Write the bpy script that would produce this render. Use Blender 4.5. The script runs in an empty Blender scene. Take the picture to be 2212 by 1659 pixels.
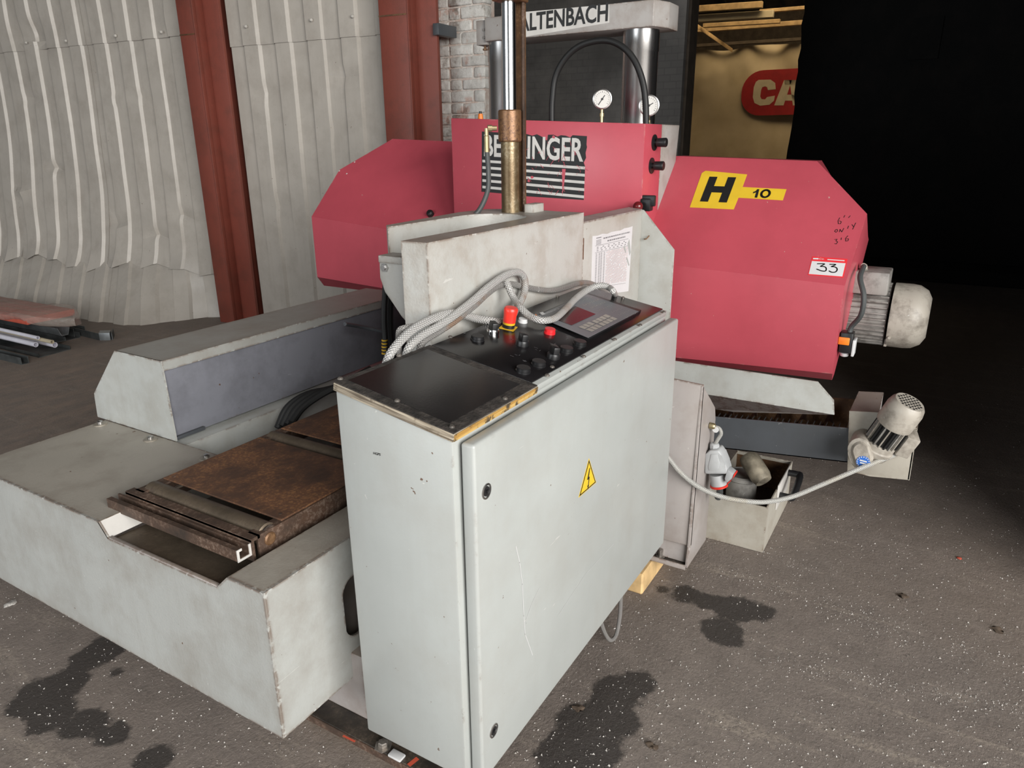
import bpy, bmesh, math, random
from mathutils import Vector, Matrix, noise as mnoise
random.seed(7)
sc = bpy.context.scene
COL = sc.collection

# ------------------------------------------------------------------ camera
IW, IH, FPX = 2212.0, 1659.0, 1554.0
YAW, PITCH, ROLL = math.radians(31.12), math.radians(18.564), math.radians(-0.526)
CAM = Vector((0, 0, 1.55))
fw = Vector((math.cos(YAW)*math.cos(PITCH), math.sin(YAW)*math.cos(PITCH), -math.sin(PITCH)))
rt = Vector((math.sin(YAW), -math.cos(YAW), 0)); up = rt.cross(fw)
rt, up = math.cos(ROLL)*rt + math.sin(ROLL)*up, -math.sin(ROLL)*rt + math.cos(ROLL)*up
cd = bpy.data.cameras.new('camera'); cam = bpy.data.objects.new('camera', cd); COL.objects.link(cam)
cam.matrix_world = Matrix(((rt.x, up.x, -fw.x, CAM.x), (rt.y, up.y, -fw.y, CAM.y), (rt.z, up.z, -fw.z, CAM.z), (0, 0, 0, 1)))
cd.sensor_fit = 'HORIZONTAL'; cd.sensor_width = 36; cd.lens = 36*FPX/IW; cd.clip_end = 100; cd.clip_start = .02
sc.camera = cam

# ------------------------------------------------------------------ light and exposure
w = bpy.data.worlds.new('world'); sc.world = w; w.use_nodes = True
w.node_tree.nodes['Background'].inputs[0].default_value = (.90, .95, 1, 1)
w.node_tree.nodes['Background'].inputs[1].default_value = .13

def area(name, loc, target, sx, sy, power, col):
    l = bpy.data.lights.new(name, 'AREA'); l.shape = 'RECTANGLE'; l.size = sx; l.size_y = sy
    l.energy = power; l.color = col
    o = bpy.data.objects.new(name, l); COL.objects.link(o); o.location = loc
    o.rotation_euler = (Vector(target)-Vector(loc)).to_track_quat('-Z', 'Y').to_euler()
    return o
area('daylight_doorway', (-3.4, -7.6, 3.6), (2.4, 1.9, .8), 8.0, 5.6, 2150, (1, .985, .955))
area('added_side_fill', (-7.0, 3.4, 2.4), (2.0, 2.6, .8), 5.0, 3.2, 300, (.93, .97, 1))  # added fill lamp behind the camera, no opening known there
area('far_hall_rooflight', (11.9, 2.6, 5.0), (13.6, 3.6, 2.0), 2.5, 1.2, 105, (1, .77, .46))
sc.view_settings.view_transform = 'Standard'
sc.view_settings.look = 'None'
sc.view_settings.exposure = -0.03
sc.view_settings.gamma = 1.0
sc.view_settings.use_curve_mapping = False

# ------------------------------------------------------------------ pixel helpers
def ray(x, y): return rt*((x-IW/2)/FPX) - up*((y-IH/2)/FPX) + fw
def P(x, y, X=None, Y=None, Z=None):
    d = ray(x, y)
    if X is not None: return CAM + d*((X-CAM.x)/d.x)
    if Y is not None: return CAM + d*((Y-CAM.y)/d.y)
    return CAM + d*((Z-CAM.z)/d.z)
def PP(x, y, p0, n):
    d = ray(x, y); return CAM + d*((p0-CAM).dot(n)/d.dot(n))

# ------------------------------------------------------------------ materials
class NT:
    def __init__(s, name):
        s.m = bpy.data.materials.new(name); s.m.use_nodes = True; s.t = s.m.node_tree
        s.b = s.t.nodes['Principled BSDF']; s.tc = None
    def n(s, typ, **kw):
        q = s.t.nodes.new(typ)
        for k, v in kw.items(): setattr(q, k, v)
        return q
    def link(s, a, b): s.t.links.new(a, b)
    def co(s, kind='Object'):
        if not s.tc: s.tc = s.n('ShaderNodeTexCoord')
        return s.tc.outputs[kind]
    def noise(s, scale, detail=4, rough=.55, stretch=None, dist=0, off=(0, 0, 0)):
        q = s.n('ShaderNodeTexNoise'); q.inputs['Scale'].default_value = scale
        q.inputs['Detail'].default_value = detail; q.inputs['Roughness'].default_value = rough
        q.inputs['Distortion'].default_value = dist
        mp = s.n('ShaderNodeMapping'); s.link(s.co(), mp.inputs[0]); mp.inputs['Location'].default_value = off
        if stretch: mp.inputs['Scale'].default_value = stretch
        s.link(mp.outputs[0], q.inputs['Vector'])
        return q.outputs[0]
    def ramp(s, f, a, b, lo=0., hi=1.):
        q = s.n('ShaderNodeMapRange'); q.clamp = True
        q.inputs[1].default_value = a; q.inputs[2].default_value = b; q.inputs[3].default_value = lo; q.inputs[4].default_value = hi
        s.link(f, q.inputs[0]); return q.outputs[0]
    def math(s, op, a, b=None):
        q = s.n('ShaderNodeMath', operation=op)
        for i, v in enumerate((a, b)):
            if v is None: continue
            if isinstance(v, (int, float)): q.inputs[i].default_value = v
            else: s.link(v, q.inputs[i])
        return q.outputs[0]
    def mix(s, f, a, b):
        q = s.n('ShaderNodeMix', data_type='RGBA'); q.blend_type = 'MIX'
        for i, v in ((0, f), (6, a), (7, b)):
            if isinstance(v, (int, float)): q.inputs[i].default_value = v
            elif isinstance(v, tuple): q.inputs[i].default_value = (v[0], v[1], v[2], 1)
            else: s.link(v, q.inputs[i])
        return q.outputs[2]
    def bump(s, h, strength=.2, dist=.01):
        q = s.n('ShaderNodeBump'); q.inputs['Strength'].default_value = strength; q.inputs['Distance'].default_value = dist
        s.link(h, q.inputs['Height']); s.link(q.outputs[0], s.b.inputs['Normal'])
    def col(s, v): s.link(v, s.b.inputs['Base Color'])
    def set(s, **k):
        for kk, v in k.items(): s.b.inputs[kk.replace('_', ' ')].default_value = v
    def edge(s, radius=.006):
        bv = s.n('ShaderNodeBevel'); bv.samples = 4; bv.inputs[0].default_value = radius
        g = s.n('ShaderNodeNewGeometry'); d = s.n('ShaderNodeVectorMath', operation='DOT_PRODUCT')
        s.link(bv.outputs[0], d.inputs[0]); s.link(g.outputs['Normal'], d.inputs[1])
        return s.ramp(d.outputs['Value'], .995, .86)
MATS = {}
def plain(name, c, rough=.5, metal=0., bump=0, bscale=60, var=.12, vscale=9, coat=0):
    k = NT(name); k.set(Roughness=rough, Metallic=metal)
    if coat: k.b.inputs['Coat Weight'].default_value = coat
    f = k.noise(vscale, 5)
    c2 = tuple(x*(1-var*2) for x in c); c1 = tuple(min(1, x*(1+var)) for x in c)
    k.col(k.mix(k.ramp(f, .3, .7), c2, c1))
    if bump: k.bump(k.noise(bscale, 3), bump, .004)
    MATS[name] = k.m; return k.m
def paint(name, c, dirt, amount=.5, chip=(.10, .045, .02), wear=.5, rough=.42, streak=.25, peel=.05, scratch=(.60, .59, .56), dscale=5.5, dust=0):
    k = NT(name); k.set(Roughness=rough)
    big = k.noise(2.6, 5, .6)
    base = k.mix(k.ramp(big, .35, .7), tuple(x*.93 for x in c), tuple(min(1, x*1.04) for x in c))
    st = k.noise(1, 4, .6, stretch=(22, 22, .9))
    base = k.mix(k.ramp(st, .5, .8, 0, streak), base, tuple(a*.5+b*.5 for a, b in zip(c, dirt)))
    dn = k.noise(dscale, 7, .68, off=(3, 1, 5))
    base = k.mix(k.ramp(dn, .46, .74, 0, amount), base, dirt)
    if dust:
        g = k.n('ShaderNodeNewGeometry'); sx = k.n('ShaderNodeSeparateXYZ'); k.link(g.outputs['Normal'], sx.inputs[0])
        base = k.mix(k.math('MULTIPLY', k.ramp(sx.outputs[2], .6, .9), k.ramp(k.noise(14, 6, .7, off=(8, 3, 2)), .25, .6, dust*.55, dust)), base, (.225, .185, .15))
    sn = k.noise(9, 3, .5, stretch=(1, 6, 6), dist=1.2, off=(9, 2, 2))
    base = k.mix(k.ramp(sn, .735, .76, 0, .5), base, scratch)
    cn = k.noise(38, 3, .6)
    base = k.mix(k.ramp(cn, .735, .75, 0, .9), base, chip)
    if wear:
        e = k.edge(.011)
        en = k.noise(15, 7, .75, off=(4, 4, 1))
        m = k.math('MULTIPLY', e, k.ramp(en, .62-.22*wear, .72-.22*wear))
        base = k.mix(m, base, k.mix(k.ramp(k.noise(55, 2), .56, .66), chip, tuple(min(1, x*1.2+.08) for x in c)))
        e2 = k.edge(.04)
        base = k.mix(k.math('MULTIPLY', e2, .35*wear), base, dirt)
    k.col(base)
    if peel: k.bump(k.noise(150, 2), peel, .003)
    MATS[name] = k.m; return k.m

paint('cabinet_grey', (.385, .402, .388), (0.281, 0.253, 0.218), .22, wear=.35, rough=.38, streak=.22, peel=.06)
paint('bed_grey', (0.385, 0.392, 0.374), (0.190, 0.155, 0.120), .42, wear=.9, rough=.45, streak=.3, peel=.16)
paint('top_grey', (.375, .345, .298), (0.176, 0.144, 0.112), .5, wear=.8, rough=.5, streak=.0, peel=.12, scratch=(.62, .58, .55))
paint('vise_grey', (0.462, 0.458, 0.431), (0.263, 0.205, 0.154), .52, wear=.8, rough=.42, streak=.22, peel=.22, dust=.75, dscale=8)
paint('guard_grey', (0.377, 0.389, 0.373), (0.210, 0.179, 0.140), .4, wear=1.0, rough=.5, streak=.2, peel=.08, dust=.45)
paint('chute_grey', (0.429, 0.441, 0.421), (0.222, 0.185, 0.141), .4, wear=.6, rough=.45, dscale=7)
paint('leg_grey', (0.376, 0.348, 0.336), (0.213, 0.167, 0.137), .45, wear=.7, rough=.5, dscale=7, dust=.8)
paint('tank_cream', (0.437, 0.413, 0.359), (0.222, 0.178, 0.126), .5, wear=.6, rough=.45, dscale=8, dust=.4)
paint('beam_grey', (0.344, 0.328, 0.312), (0.187, 0.140, 0.109), .55, wear=.8, rough=.5, dscale=9)
paint('red_paint', (.475, .074, .100), (0.308, 0.047, 0.060), .22, chip=(.5, .3, .27), wear=.3, rough=.36, streak=.12, peel=.05, scratch=(.60, .16, .18))
paint('column_red', (.215, .052, .034), (0.111, 0.038, 0.026), .6, chip=(.08, .03, .02), wear=.2, rough=.5, streak=.5, peel=.2, scratch=(.33, .09, .07))
paint('sheet_metal', (0.479, 0.441, 0.391), (0.287, 0.247, 0.207), .42, wear=0, rough=.40, streak=.35, peel=.03, scratch=(.45, .43, .40))
paint('blue_steel', (.205, .210, .238), (0.068, 0.068, 0.075), .5, wear=.2, rough=.33, streak=.1, peel=.04, scratch=(.30, .31, .35))
paint('dark_channel', (.072, .079, .088), (.05, .05, .05), .4, chip=(.3, .3, .3), wear=.3, rough=.45, scratch=(.3, .3, .3))
paint('motor_cream', (0.395, 0.361, 0.311), (0.080, 0.064, 0.048), .8, chip=(.05, .04, .03), wear=.3, rough=.45, streak=.3, dscale=17)
paint('motor_grey', (0.302, 0.290, 0.269), (0.048, 0.040, 0.036), .8, chip=(.05, .04, .03), wear=.4, rough=.5, dscale=19)
plain('white_paint', (.56, .54, .51), .5, var=.08)
plain('black_gloss', (.012, .011, .012), .22, var=.3, vscale=4, bump=.02, bscale=200)
plain('black_plastic', (.013, .013, .014), .38)
plain('black_rubber', (.010, .010, .010), .55, bump=.1)
plain('rim_dark', (.045, .038, .033), .8, bump=.8, bscale=160, var=.4, vscale=40)
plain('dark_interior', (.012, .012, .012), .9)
plain('chrome', (.78, .78, .78), .16, 1., var=.06)
plain('steel_bright', (.62, .61, .60), .3, 1., var=.1, vscale=20)
plain('screw_pale', (.58, .55, .50), .4, var=.1)
plain('bolt_steel', (.34, .31, .28), .42, .8, var=.25, vscale=60)
plain('red_plastic', (.72, .035, .022), .35)
plain('red_button', (.60, .02, .025), .3)
plain('yellow', (.66, .40, .02), .4, var=.06)
plain('sticker_yellow', (.70, .47, .03), .45, var=.05)
plain('white_plastic', (.60, .60, .60), .4, var=.04)
plain('paper_white', (.62, .61, .62), .6, var=.03)
plain('ink_black', (.012, .012, .012), .5)
plain('ink_grey', (.20, .20, .21), .6)
plain('ink_red', (.46, .24, .22), .6)
plain('sticker_red', (.72, .035, .045), .4, var=.04)
plain('sticker_blue', (.03, .14, .52), .4)
plain('panel_grey', (.165, .172, .185), .38, var=.06)
plain('display_glass', (.028, .014, .013), .12, var=.1)
plain('key_silver', (.40, .37, .33), .45, var=.1)
plain('orange', (.85, .22, .02), .4)
plain('brass', (.38, .31, .18), .4, .8)
plain('grey_plastic', (.40, .41, .415), .42)
plain('cable_grey', (.055, .06, .06), .55)
plain('timber', (.62, .42, .20), .75, bump=.2, bscale=30, var=.18, vscale=14)
plain('profile_dark', (.085, .092, .092), .5, .3, var=.25)
plain('profile_galv', (.30, .32, .33), .4, .6, var=.2)
plain('tube_white', (.66, .65, .72), .4, var=.06)
plain('foil_red', (.55, .11, .07), .5, var=.12)
plain('maroon_ball', (.12, .010, .012), .25)
plain('dial_white', (.56, .55, .52), .4, var=.03)
plain('pump_steel', (.33, .29, .22), .5, .3, var=.35, vscale=20)
plain('hall_beam', (.40, .27, .13), .7, var=.2)
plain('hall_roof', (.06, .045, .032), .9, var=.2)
plain('far_red', (.30, .010, .012), .6, var=.1)
plain('far_cream', (.50, .43, .30), .7, var=.06)
plain('galv_wash', (.40, .36, .30), .45, .5, var=.2, vscale=30)
plain('grit_pale', (.55, .52, .48), .8, var=.3, vscale=300)
plain('debris', (.11, .078, .055), .9, var=.3, vscale=40)
plain('paint_red_mark', (.65, .10, .05), .6)

def rust(name, a, b, c, rough=.6, metal=.3):
    k = NT(name); k.set(Roughness=rough, Metallic=metal)
    f = k.noise(7, 8, .7); g = k.noise(110, 4, .7)
    base = k.mix(k.ramp(f, .35, .65), a, b)
    base = k.mix(k.math('MULTIPLY', k.ramp(g, .48, .6), k.ramp(f, .45, .6)), base, c)
    k.col(base); k.bump(g, .25, .003); MATS[name] = k.m
rust('rust_plate', (.075, .047, .035), (.21, .10, .055), (.36, .18, .08))
rust('rust_dark', (.052, .038, .030), (.13, .075, .05), (.24, .17, .13))
rust('rust_bar', (.09, .05, .028), (.20, .105, .05), (.28, .16, .08), .5, .4)
rust('roller_steel', (.10, .078, .056), (.20, .155, .11), (.12, .09, .07), .48, .5)
rust('barrel', (.11, .07, .034), (.22, .165, .09), (.30, .25, .17), .36, .55)
rust('collar_brown', (.14, .072, .035), (.24, .125, .06), (.10, .05, .03), .38, .4)
rust('plate_oily', (.020, .017, .015), (.075, .06, .045), (.13, .10, .075), .3, .2)

def cyl_steel():
    k = NT('column_steel'); k.set(Roughness=.24, Metallic=1.0)
    f = k.noise(1, 4, .6, stretch=(40, 40, .7))
    k.col(k.mix(k.ramp(f, .35, .7), (.36, .36, .36), (.62, .61, .60)))
    k.link(k.ramp(f, .3, .7, .34, .2), k.b.inputs['Roughness']); MATS['column_steel'] = k.m
cyl_steel()
def wood_edge():
    k = NT('plywood_edge'); k.set(Roughness=.7)
    sp = k.n('ShaderNodeSeparateXYZ'); k.link(k.co(), sp.inputs[0]); cb_ = k.n('ShaderNodeCombineXYZ')
    k.link(k.math('MULTIPLY', k.math('ADD', sp.outputs[0], sp.outputs[1]), 7.), cb_.inputs[0])
    k.link(k.math('MULTIPLY', k.math('SUBTRACT', sp.outputs[2], k.math('MULTIPLY', sp.outputs[1], .179)), 170.), cb_.inputs[2])
    fn = k.n('ShaderNodeTexNoise'); fn.inputs['Scale'].default_value = 1; fn.inputs['Detail'].default_value = 3; k.link(cb_.outputs[0], fn.inputs['Vector']); f = fn.outputs[0]; g = k.noise(34, 5, .7)
    base = k.mix(k.ramp(f, .40, .60), (.11, .085, .06), (.44, .38, .29))
    base = k.mix(k.ramp(g, .55, .68), base, (.10, .075, .05)); k.col(base); MATS['plywood_edge'] = k.m
    k = NT('worn_wood'); k.set(Roughness=.6)
    f = k.noise(1, 4, .7, stretch=(3, 3, 120)); g = k.noise(28, 5, .7)
    base = k.mix(k.ramp(f, .42, .6), (.38, .21, .05), (.55, .36, .12))
    base = k.mix(k.ramp(g, .50, .58), base, (.07, .05, .03)); k.col(base); MATS['worn_wood'] = k.m
wood_edge()
def braid(name, c1, c2, brown):
    k = NT(name); k.set(Roughness=.38, Metallic=.3)
    uv = k.n('ShaderNodeUVMap'); outs = []
    for s in (1, -1):
        mp = k.n('ShaderNodeMapping'); k.link(uv.outputs[0], mp.inputs[0]); mp.inputs['Rotation'].default_value = (0, 0, s*.785)
        wv = k.n('ShaderNodeTexWave'); wv.inputs['Scale'].default_value = .66; k.link(mp.outputs[0], wv.inputs[0]); outs.append(wv.outputs[1])
    m = k.math('MULTIPLY', outs[0], outs[1]); f = k.noise(6, 4, .6)
    base = k.mix(k.ramp(m, .05, .45), c2, c1)
    base = k.mix(k.ramp(f, .56, .66, 0, .75), base, brown); k.col(base); k.bump(m, .8, .004); MATS[name] = k.m
braid('braided_silver', (.72, .71, .70), (.42, .41, .39), (.32, .20, .13))
braid('braided_dull', (.50, .48, .46), (.22, .21, .20), (.30, .18, .11))
braid('hose_silver', (.74, .74, .71), (.42, .41, .38), (.5, .46, .38))

def floor_mat():
    k = NT('floor_asphalt')
    a = k.noise(.55, 6, .62); b = k.noise(9, 8, .72); c = k.noise(85, 6, .75)
    base = k.mix(k.ramp(b, .3, .72), (.135, .111, .096), (.25, .208, .180))
    base = k.mix(k.ramp(c, .30, .75, 0, .65), base, (.32, .268, .23))
    base = k.mix(k.ramp(a, .52, .74, 0, .45), base, (.26, .200, .155))
    # pale scuffed streaks running across the floor
    st = k.noise(1, 6, .7, stretch=(11, 1.3, 1), dist=.6)
    base = k.mix(k.math('MULTIPLY', k.ramp(st, .56, .70, 0, .7), k.ramp(c, .40, .55)), base, (.42, .355, .29))
    sp = k.noise(230, 2, .6); base = k.mix(k.ramp(sp, .735, .75), base, (.55, .52, .47))
    # dry brown patch towards the cladding
    dn = k.n('ShaderNodeVectorMath', operation='DISTANCE'); k.link(k.co(), dn.inputs[0]); dn.inputs[1].default_value = (2.6, 4.7, 0)
    br = k.math('MULTIPLY', k.ramp(dn.outputs['Value'], 2.4, .6), k.ramp(k.noise(4, 7, .7, stretch=(1, 2.5, 1)), .42, .66))
    base = k.mix(k.math('MULTIPLY', br, .7), base, (.36, .265, .205))
    # wet oil stains
    blobs = [((90, 1505), .085), ((110, 1545), .07), ((150, 1470), .06), ((190, 1425), .06), ((235, 1395), .07), ((185, 1560), .06), ((240, 1585), .045),
             ((330, 1640), .05), ((245, 1455), .018),
             ((1330, 1500), .075), ((1270, 1570), .095), ((1375, 1475), .055), ((1235, 1640), .10), ((1300, 1620), .055), ((1340, 1560), .055),
             ((1480, 1285), .05), ((1530, 1300), .045), ((1590, 1315), .075), ((1640, 1320), .05), ((1560, 1365), .07), ((1430, 1275), .025)]
    wob = k.math('MULTIPLY', k.math('SUBTRACT', k.noise(13, 8, .72), .5), .10)
    cur = None
    for (px, py), r in blobs:
        q = P(px, py, Z=0); v = k.n('ShaderNodeVectorMath', operation='DISTANCE')
        k.link(k.co(), v.inputs[0]); v.inputs[1].default_value = q
        d = k.math('SUBTRACT', v.outputs['Value'], r)
        if cur is None: cur = d
        else:
            sm = k.n('ShaderNodeMath', operation='SMOOTH_MIN'); k.link(cur, sm.inputs[0]); k.link(d, sm.inputs[1]); sm.inputs[2].default_value = .05; cur = sm.outputs[0]
    cur = k.math('ADD', cur, wob)
    wet = k.ramp(cur, .008, -.006)
    base = k.mix(k.math('MULTIPLY', wet, .88), base, (.030, .024, .021))
    k.col(base)
    k.link(k.math('SUBTRACT', k.ramp(b, .3, .7, .62, .78), k.math('MULTIPLY', wet, .16)), k.b.inputs['Roughness'])
    h = k.math('ADD', k.math('MULTIPLY', c, .7), k.math('MULTIPLY', b, .9)); k.bump(h, .8, .014)
    MATS['floor_asphalt'] = k.m
floor_mat()
def brick_mats():
    k = NT('brick_painted'); k.set(Roughness=.85)
    f = k.noise(5, 7, .7); g = k.noise(16, 6, .7, off=(2, 7, 1))
    base = k.mix(k.ramp(g, .3, .7), (.50, .48, .44), (.72, .70, .66))
    base = k.mix(k.ramp(f, .56, .63, 0, .7), base, (.52, .30, .23))
    base = k.mix(k.ramp(k.noise(3.2, 6, .75, off=(1, 1, 4)), .52, .64, 0, .85), base, (.13, .085, .055))
    k.col(base); k.bump(g, .8, .012); MATS['brick_painted'] = k.m
    k = NT('mortar_painted'); k.set(Roughness=.9)
    base = k.mix(k.ramp(k.noise(9, 6, .7), .4, .6), (.52, .40, .34), (.66, .62, .57)); k.col(base); k.bump(k.noise(60, 4), .7, .008); MATS['mortar_painted'] = k.m
    k = NT('dark_grey_brick'); k.set(Roughness=.92)  # blotchy dark grey brick
    br = k.n('ShaderNodeTexBrick'); mp = k.n('ShaderNodeMapping'); k.link(k.co(), mp.inputs[0])
    mp.inputs['Rotation'].default_value = (math.pi/2, 0, math.pi/2)
    sep = k.n('ShaderNodeSeparateXYZ'); k.link(k.co(), sep.inputs[0]); cmb = k.n('ShaderNodeCombineXYZ'); k.link(sep.outputs[1], cmb.inputs[0]); k.link(sep.outputs[2], cmb.inputs[1])
    k.link(cmb.outputs[0], br.inputs[0]); br.inputs['Scale'].default_value = 4.4
    br.inputs[1].default_value = (.105, .100, .095, 1); br.inputs[2].default_value = (.118, .112, .106, 1); br.inputs[3].default_value = (.095, .090, .086, 1)
    base = k.mix(k.ramp(k.noise(1.2, 7, .65), .42, .68), br.outputs[0], (.20, .188, .175))
    base = k.mix(k.ramp(k.noise(.7, 5, .6, off=(2, 9, 4)), .50, .66, 0, .7), base, (.050, .047, .044))
    k.col(base); k.bump(br.outputs[1], .25, .006); MATS['dark_grey_brick'] = k.m
    k = NT('shade_black'); k.set(Roughness=.95)
    base = k.mix(k.ramp(k.noise(3, 6, .7), .45, .7), (.006, .006, .006), (.013, .011, .010)); k.col(base); MATS['shade_black'] = k.m  # near black: shade of the unlit hall is put into this colour
    k = NT('tarp_cream'); k.set(Roughness=.6)
    base = k.mix(k.ramp(k.noise(2, 4), .3, .7), (.40, .32, .20), (.52, .43, .29)); k.col(base); MATS['tarp_cream'] = k.m
    k = NT('clear_film'); k.set(Roughness=.14, Alpha=.42); k.b.inputs['Base Color'].default_value = (.45, .40, .35, 1)
    k.bump(k.noise(16, 4), .6, .02); MATS['clear_film'] = k.m
brick_mats()

# ------------------------------------------------------------------ mesh helpers
ORG = {}
def B(): return bmesh.new()
def quadbox(bm, lo, hi, bevel=0, seg=2):
    vs = [bm.verts.new((x, y, z)) for x in (lo[0], hi[0]) for y in (lo[1], hi[1]) for z in (lo[2], hi[2])]
    fs = [bm.faces.new([vs[i] for i in f]) for f in ((0, 1, 3, 2), (4, 6, 7, 5), (0, 4, 5, 1), (2, 3, 7, 6), (0, 2, 6, 4), (1, 5, 7, 3))]
    if bevel:
        es = list({e for f in fs for e in f.edges})
        bmesh.ops.bevel(bm, geom=es, offset=bevel, segments=seg, affect='EDGES', profile=.5)
    return vs
def orient_box(bm, o, a, b, c, bevel=0, seg=2):
    """box spanned by corner o and edge vectors a, b, c"""
    o, a, b, c = map(Vector, (o, a, b, c))
    vs = [bm.verts.new(o+a*i+b*j+c*l) for i in (0, 1) for j in (0, 1) for l in (0, 1)]
    fs = [bm.faces.new([vs[i] for i in f]) for f in ((0, 1, 3, 2), (4, 6, 7, 5), (0, 4, 5, 1), (2, 3, 7, 6), (0, 2, 6, 4), (1, 5, 7, 3))]
    if bevel:
        bmesh.ops.bevel(bm, geom=list({e for f in fs for e in f.edges}), offset=bevel, segments=seg, affect='EDGES', profile=.5)
def prism(bm, pts, vec, bevel=0):
    vec = Vector(vec); n = len(pts)
    a = [bm.verts.new(Vector(p)) for p in pts]; b = [bm.verts.new(Vector(p)+vec) for p in pts]
    fs = [bm.faces.new(a), bm.faces.new(b[::-1])]
    for i in range(n): fs.append(bm.faces.new((a[(i+1) % n], a[i], b[i], b[(i+1) % n])))
    if bevel:
        bmesh.ops.bevel(bm, geom=list({e for f in fs for e in f.edges}), offset=bevel, segments=2, affect='EDGES', profile=.5)
    return a, b
def loft(bm, A, Bp):
    n = len(A); a = [bm.verts.new(Vector(p)) for p in A]; b = [bm.verts.new(Vector(p)) for p in Bp]
    bm.faces.new(a); bm.faces.new(b[::-1])
    for i in range(n): bm.faces.new((a[(i+1) % n], a[i], b[i], b[(i+1) % n]))
def frame(axis):
    axis = Vector(axis).normalized(); t = Vector((0, 0, 1)) if abs(axis.z) < .9 else Vector((1, 0, 0))
    u = t.cross(axis).normalized(); return u, axis.cross(u), axis
def lathe(bm, base, axis, prof, seg=24, cap=True):
    u, v, a = frame(axis); base = Vector(base); rings = []
    for r, h in prof:
        rings.append([bm.verts.new(base+a*h+(u*math.cos(2*math.pi*i/seg)+v*math.sin(2*math.pi*i/seg))*max(r, 1e-5)) for i in range(seg)])
    for k in range(len(rings)-1):
        for i in range(seg): bm.faces.new((rings[k][i], rings[k][(i+1) % seg], rings[k+1][(i+1) % seg], rings[k+1][i]))
    if cap: bm.faces.new(rings[0][::-1]); bm.faces.new(rings[-1])
def cyl(bm, p0, p1, r, seg=20, bev=0):
    p0, p1 = Vector(p0), Vector(p1); L = (p1-p0).length
    prof = [(r-bev, 0), (r, bev), (r, L-bev), (r-bev, L)] if bev else [(r, 0), (r, L)]
    lathe(bm, p0, p1-p0, prof, seg)
def smooth_path(pts, n=8):
    pts = [Vector(p) for p in pts]
    if len(pts) < 3: return pts
    out = []; ext = [pts[0]*2-pts[1]]+pts+[pts[-1]*2-pts[-2]]
    for i in range(1, len(ext)-2):
        p0, p1, p2, p3 = ext[i-1:i+3]
        for j in range(n):
            t = j/n
            out.append(.5*((2*p1)+(p2-p0)*t+(2*p0-5*p1+4*p2-p3)*t*t+(3*p1-p0-3*p2+p3)*t**3))
    out.append(pts[-1]); return out
def tube(bm, pts, r, seg=10, n=8):
    pts = smooth_path(pts, n); uvl = bm.loops.layers.uv.verify(); rings = []; L = 0; Ls = []
    t0 = (pts[1]-pts[0]).normalized(); u, v, _ = frame(t0)
    for i, p in enumerate(pts):
        t = (pts[min(i+1, len(pts)-1)]-pts[max(i-1, 0)]).normalized()
        u = (u-t*u.dot(t)).normalized(); v = t.cross(u)
        if i: L += (p-pts[i-1]).length
        Ls.append(L)
        rings.append([bm.verts.new(p+(u*math.cos(2*math.pi*k/seg)+v*math.sin(2*math.pi*k/seg))*r) for k in range(seg)])
    for i in range(len(rings)-1):
        for k in range(seg):
            f = bm.faces.new((rings[i][k], rings[i][(k+1) % seg], rings[i+1][(k+1) % seg], rings[i+1][k]))
            per = 6.0
            for lp, (a, b) in zip(f.loops, ((i, k), (i, k+1), (i+1, k+1), (i+1, k))):
                lp[uvl].uv = (Ls[a]/(2*math.pi*r)*per, b/seg*per)
    bm.faces.new(rings[0][::-1]); bm.faces.new(rings[-1])
def plate_hole(bm, outer, inner, vec):
    """flat plate with a hole; outer and inner are 3-D loops in one plane"""
    vec = Vector(vec); edges = []; loops = []
    for lp in (outer, inner):
        vs = [bm.verts.new(Vector(p)) for p in lp]; loops.append(vs)
        for i in range(len(vs)): edges.append(bm.edges.new((vs[i], vs[(i+1) % len(vs)])))
    r = bmesh.ops.triangle_fill(bm, edges=edges, use_beauty=True)
    fs = [g for g in r['geom'] if isinstance(g, bmesh.types.BMFace)]
    e = bmesh.ops.extrude_face_region(bm, geom=fs)
    bmesh.ops.translate(bm, verts=[g for g in e['geom'] if isinstance(g, bmesh.types.BMVert)], vec=vec)
def finish(bm, name, org, mat, ang=35):
    bmesh.ops.recalc_face_normals(bm, faces=bm.faces)
    for f in bm.faces: f.smooth = True
    for e in bm.edges:
        if len(e.link_faces) == 2: e.smooth = e.calc_face_angle(0) < math.radians(ang)
    if org.length: bmesh.ops.translate(bm, verts=bm.verts, vec=-org)
    me = bpy.data.meshes.new(name); bm.to_mesh(me); bm.free()
    for m in (mat if isinstance(mat, (list, tuple)) else [mat]): me.materials.append(MATS[m])
    return me
def thing(name, label, cat, loc, group=None, kind=None):
    o = bpy.data.objects.new(name, None); COL.objects.link(o); o.location = loc; o.empty_display_size = .1
    ORG[o.name] = Vector(loc); o['label'] = label
    if cat: o['category'] = cat
    if group: o['group'] = group
    if kind: o['kind'] = kind
    return o
def part(name, bm, mat, parent, label=None, ang=35):
    org = ORG[parent.name]; o = bpy.data.objects.new(name, finish(bm, name, org, mat, ang)); COL.objects.link(o)
    o.parent = parent; ORG[o.name] = org
    if label: o['label'] = label
    return o
def solo(name, bm, mat, label, cat, loc=None, group=None, kind=None, ang=35):
    """a thing that is one mesh"""
    if loc is None:
        lo = [min(v.co[i] for v in bm.verts) for i in range(3)]; hi = [max(v.co[i] for v in bm.verts) for i in range(3)]
        loc = ((lo[0]+hi[0])/2, (lo[1]+hi[1])/2, lo[2])
    loc = Vector(loc); o = bpy.data.objects.new(name, finish(bm, name, loc, mat, ang)); COL.objects.link(o); o.location = loc
    ORG[o.name] = loc; o['label'] = label
    if cat: o['category'] = cat
    if group: o['group'] = group
    if kind: o['kind'] = kind
    return o
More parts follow.
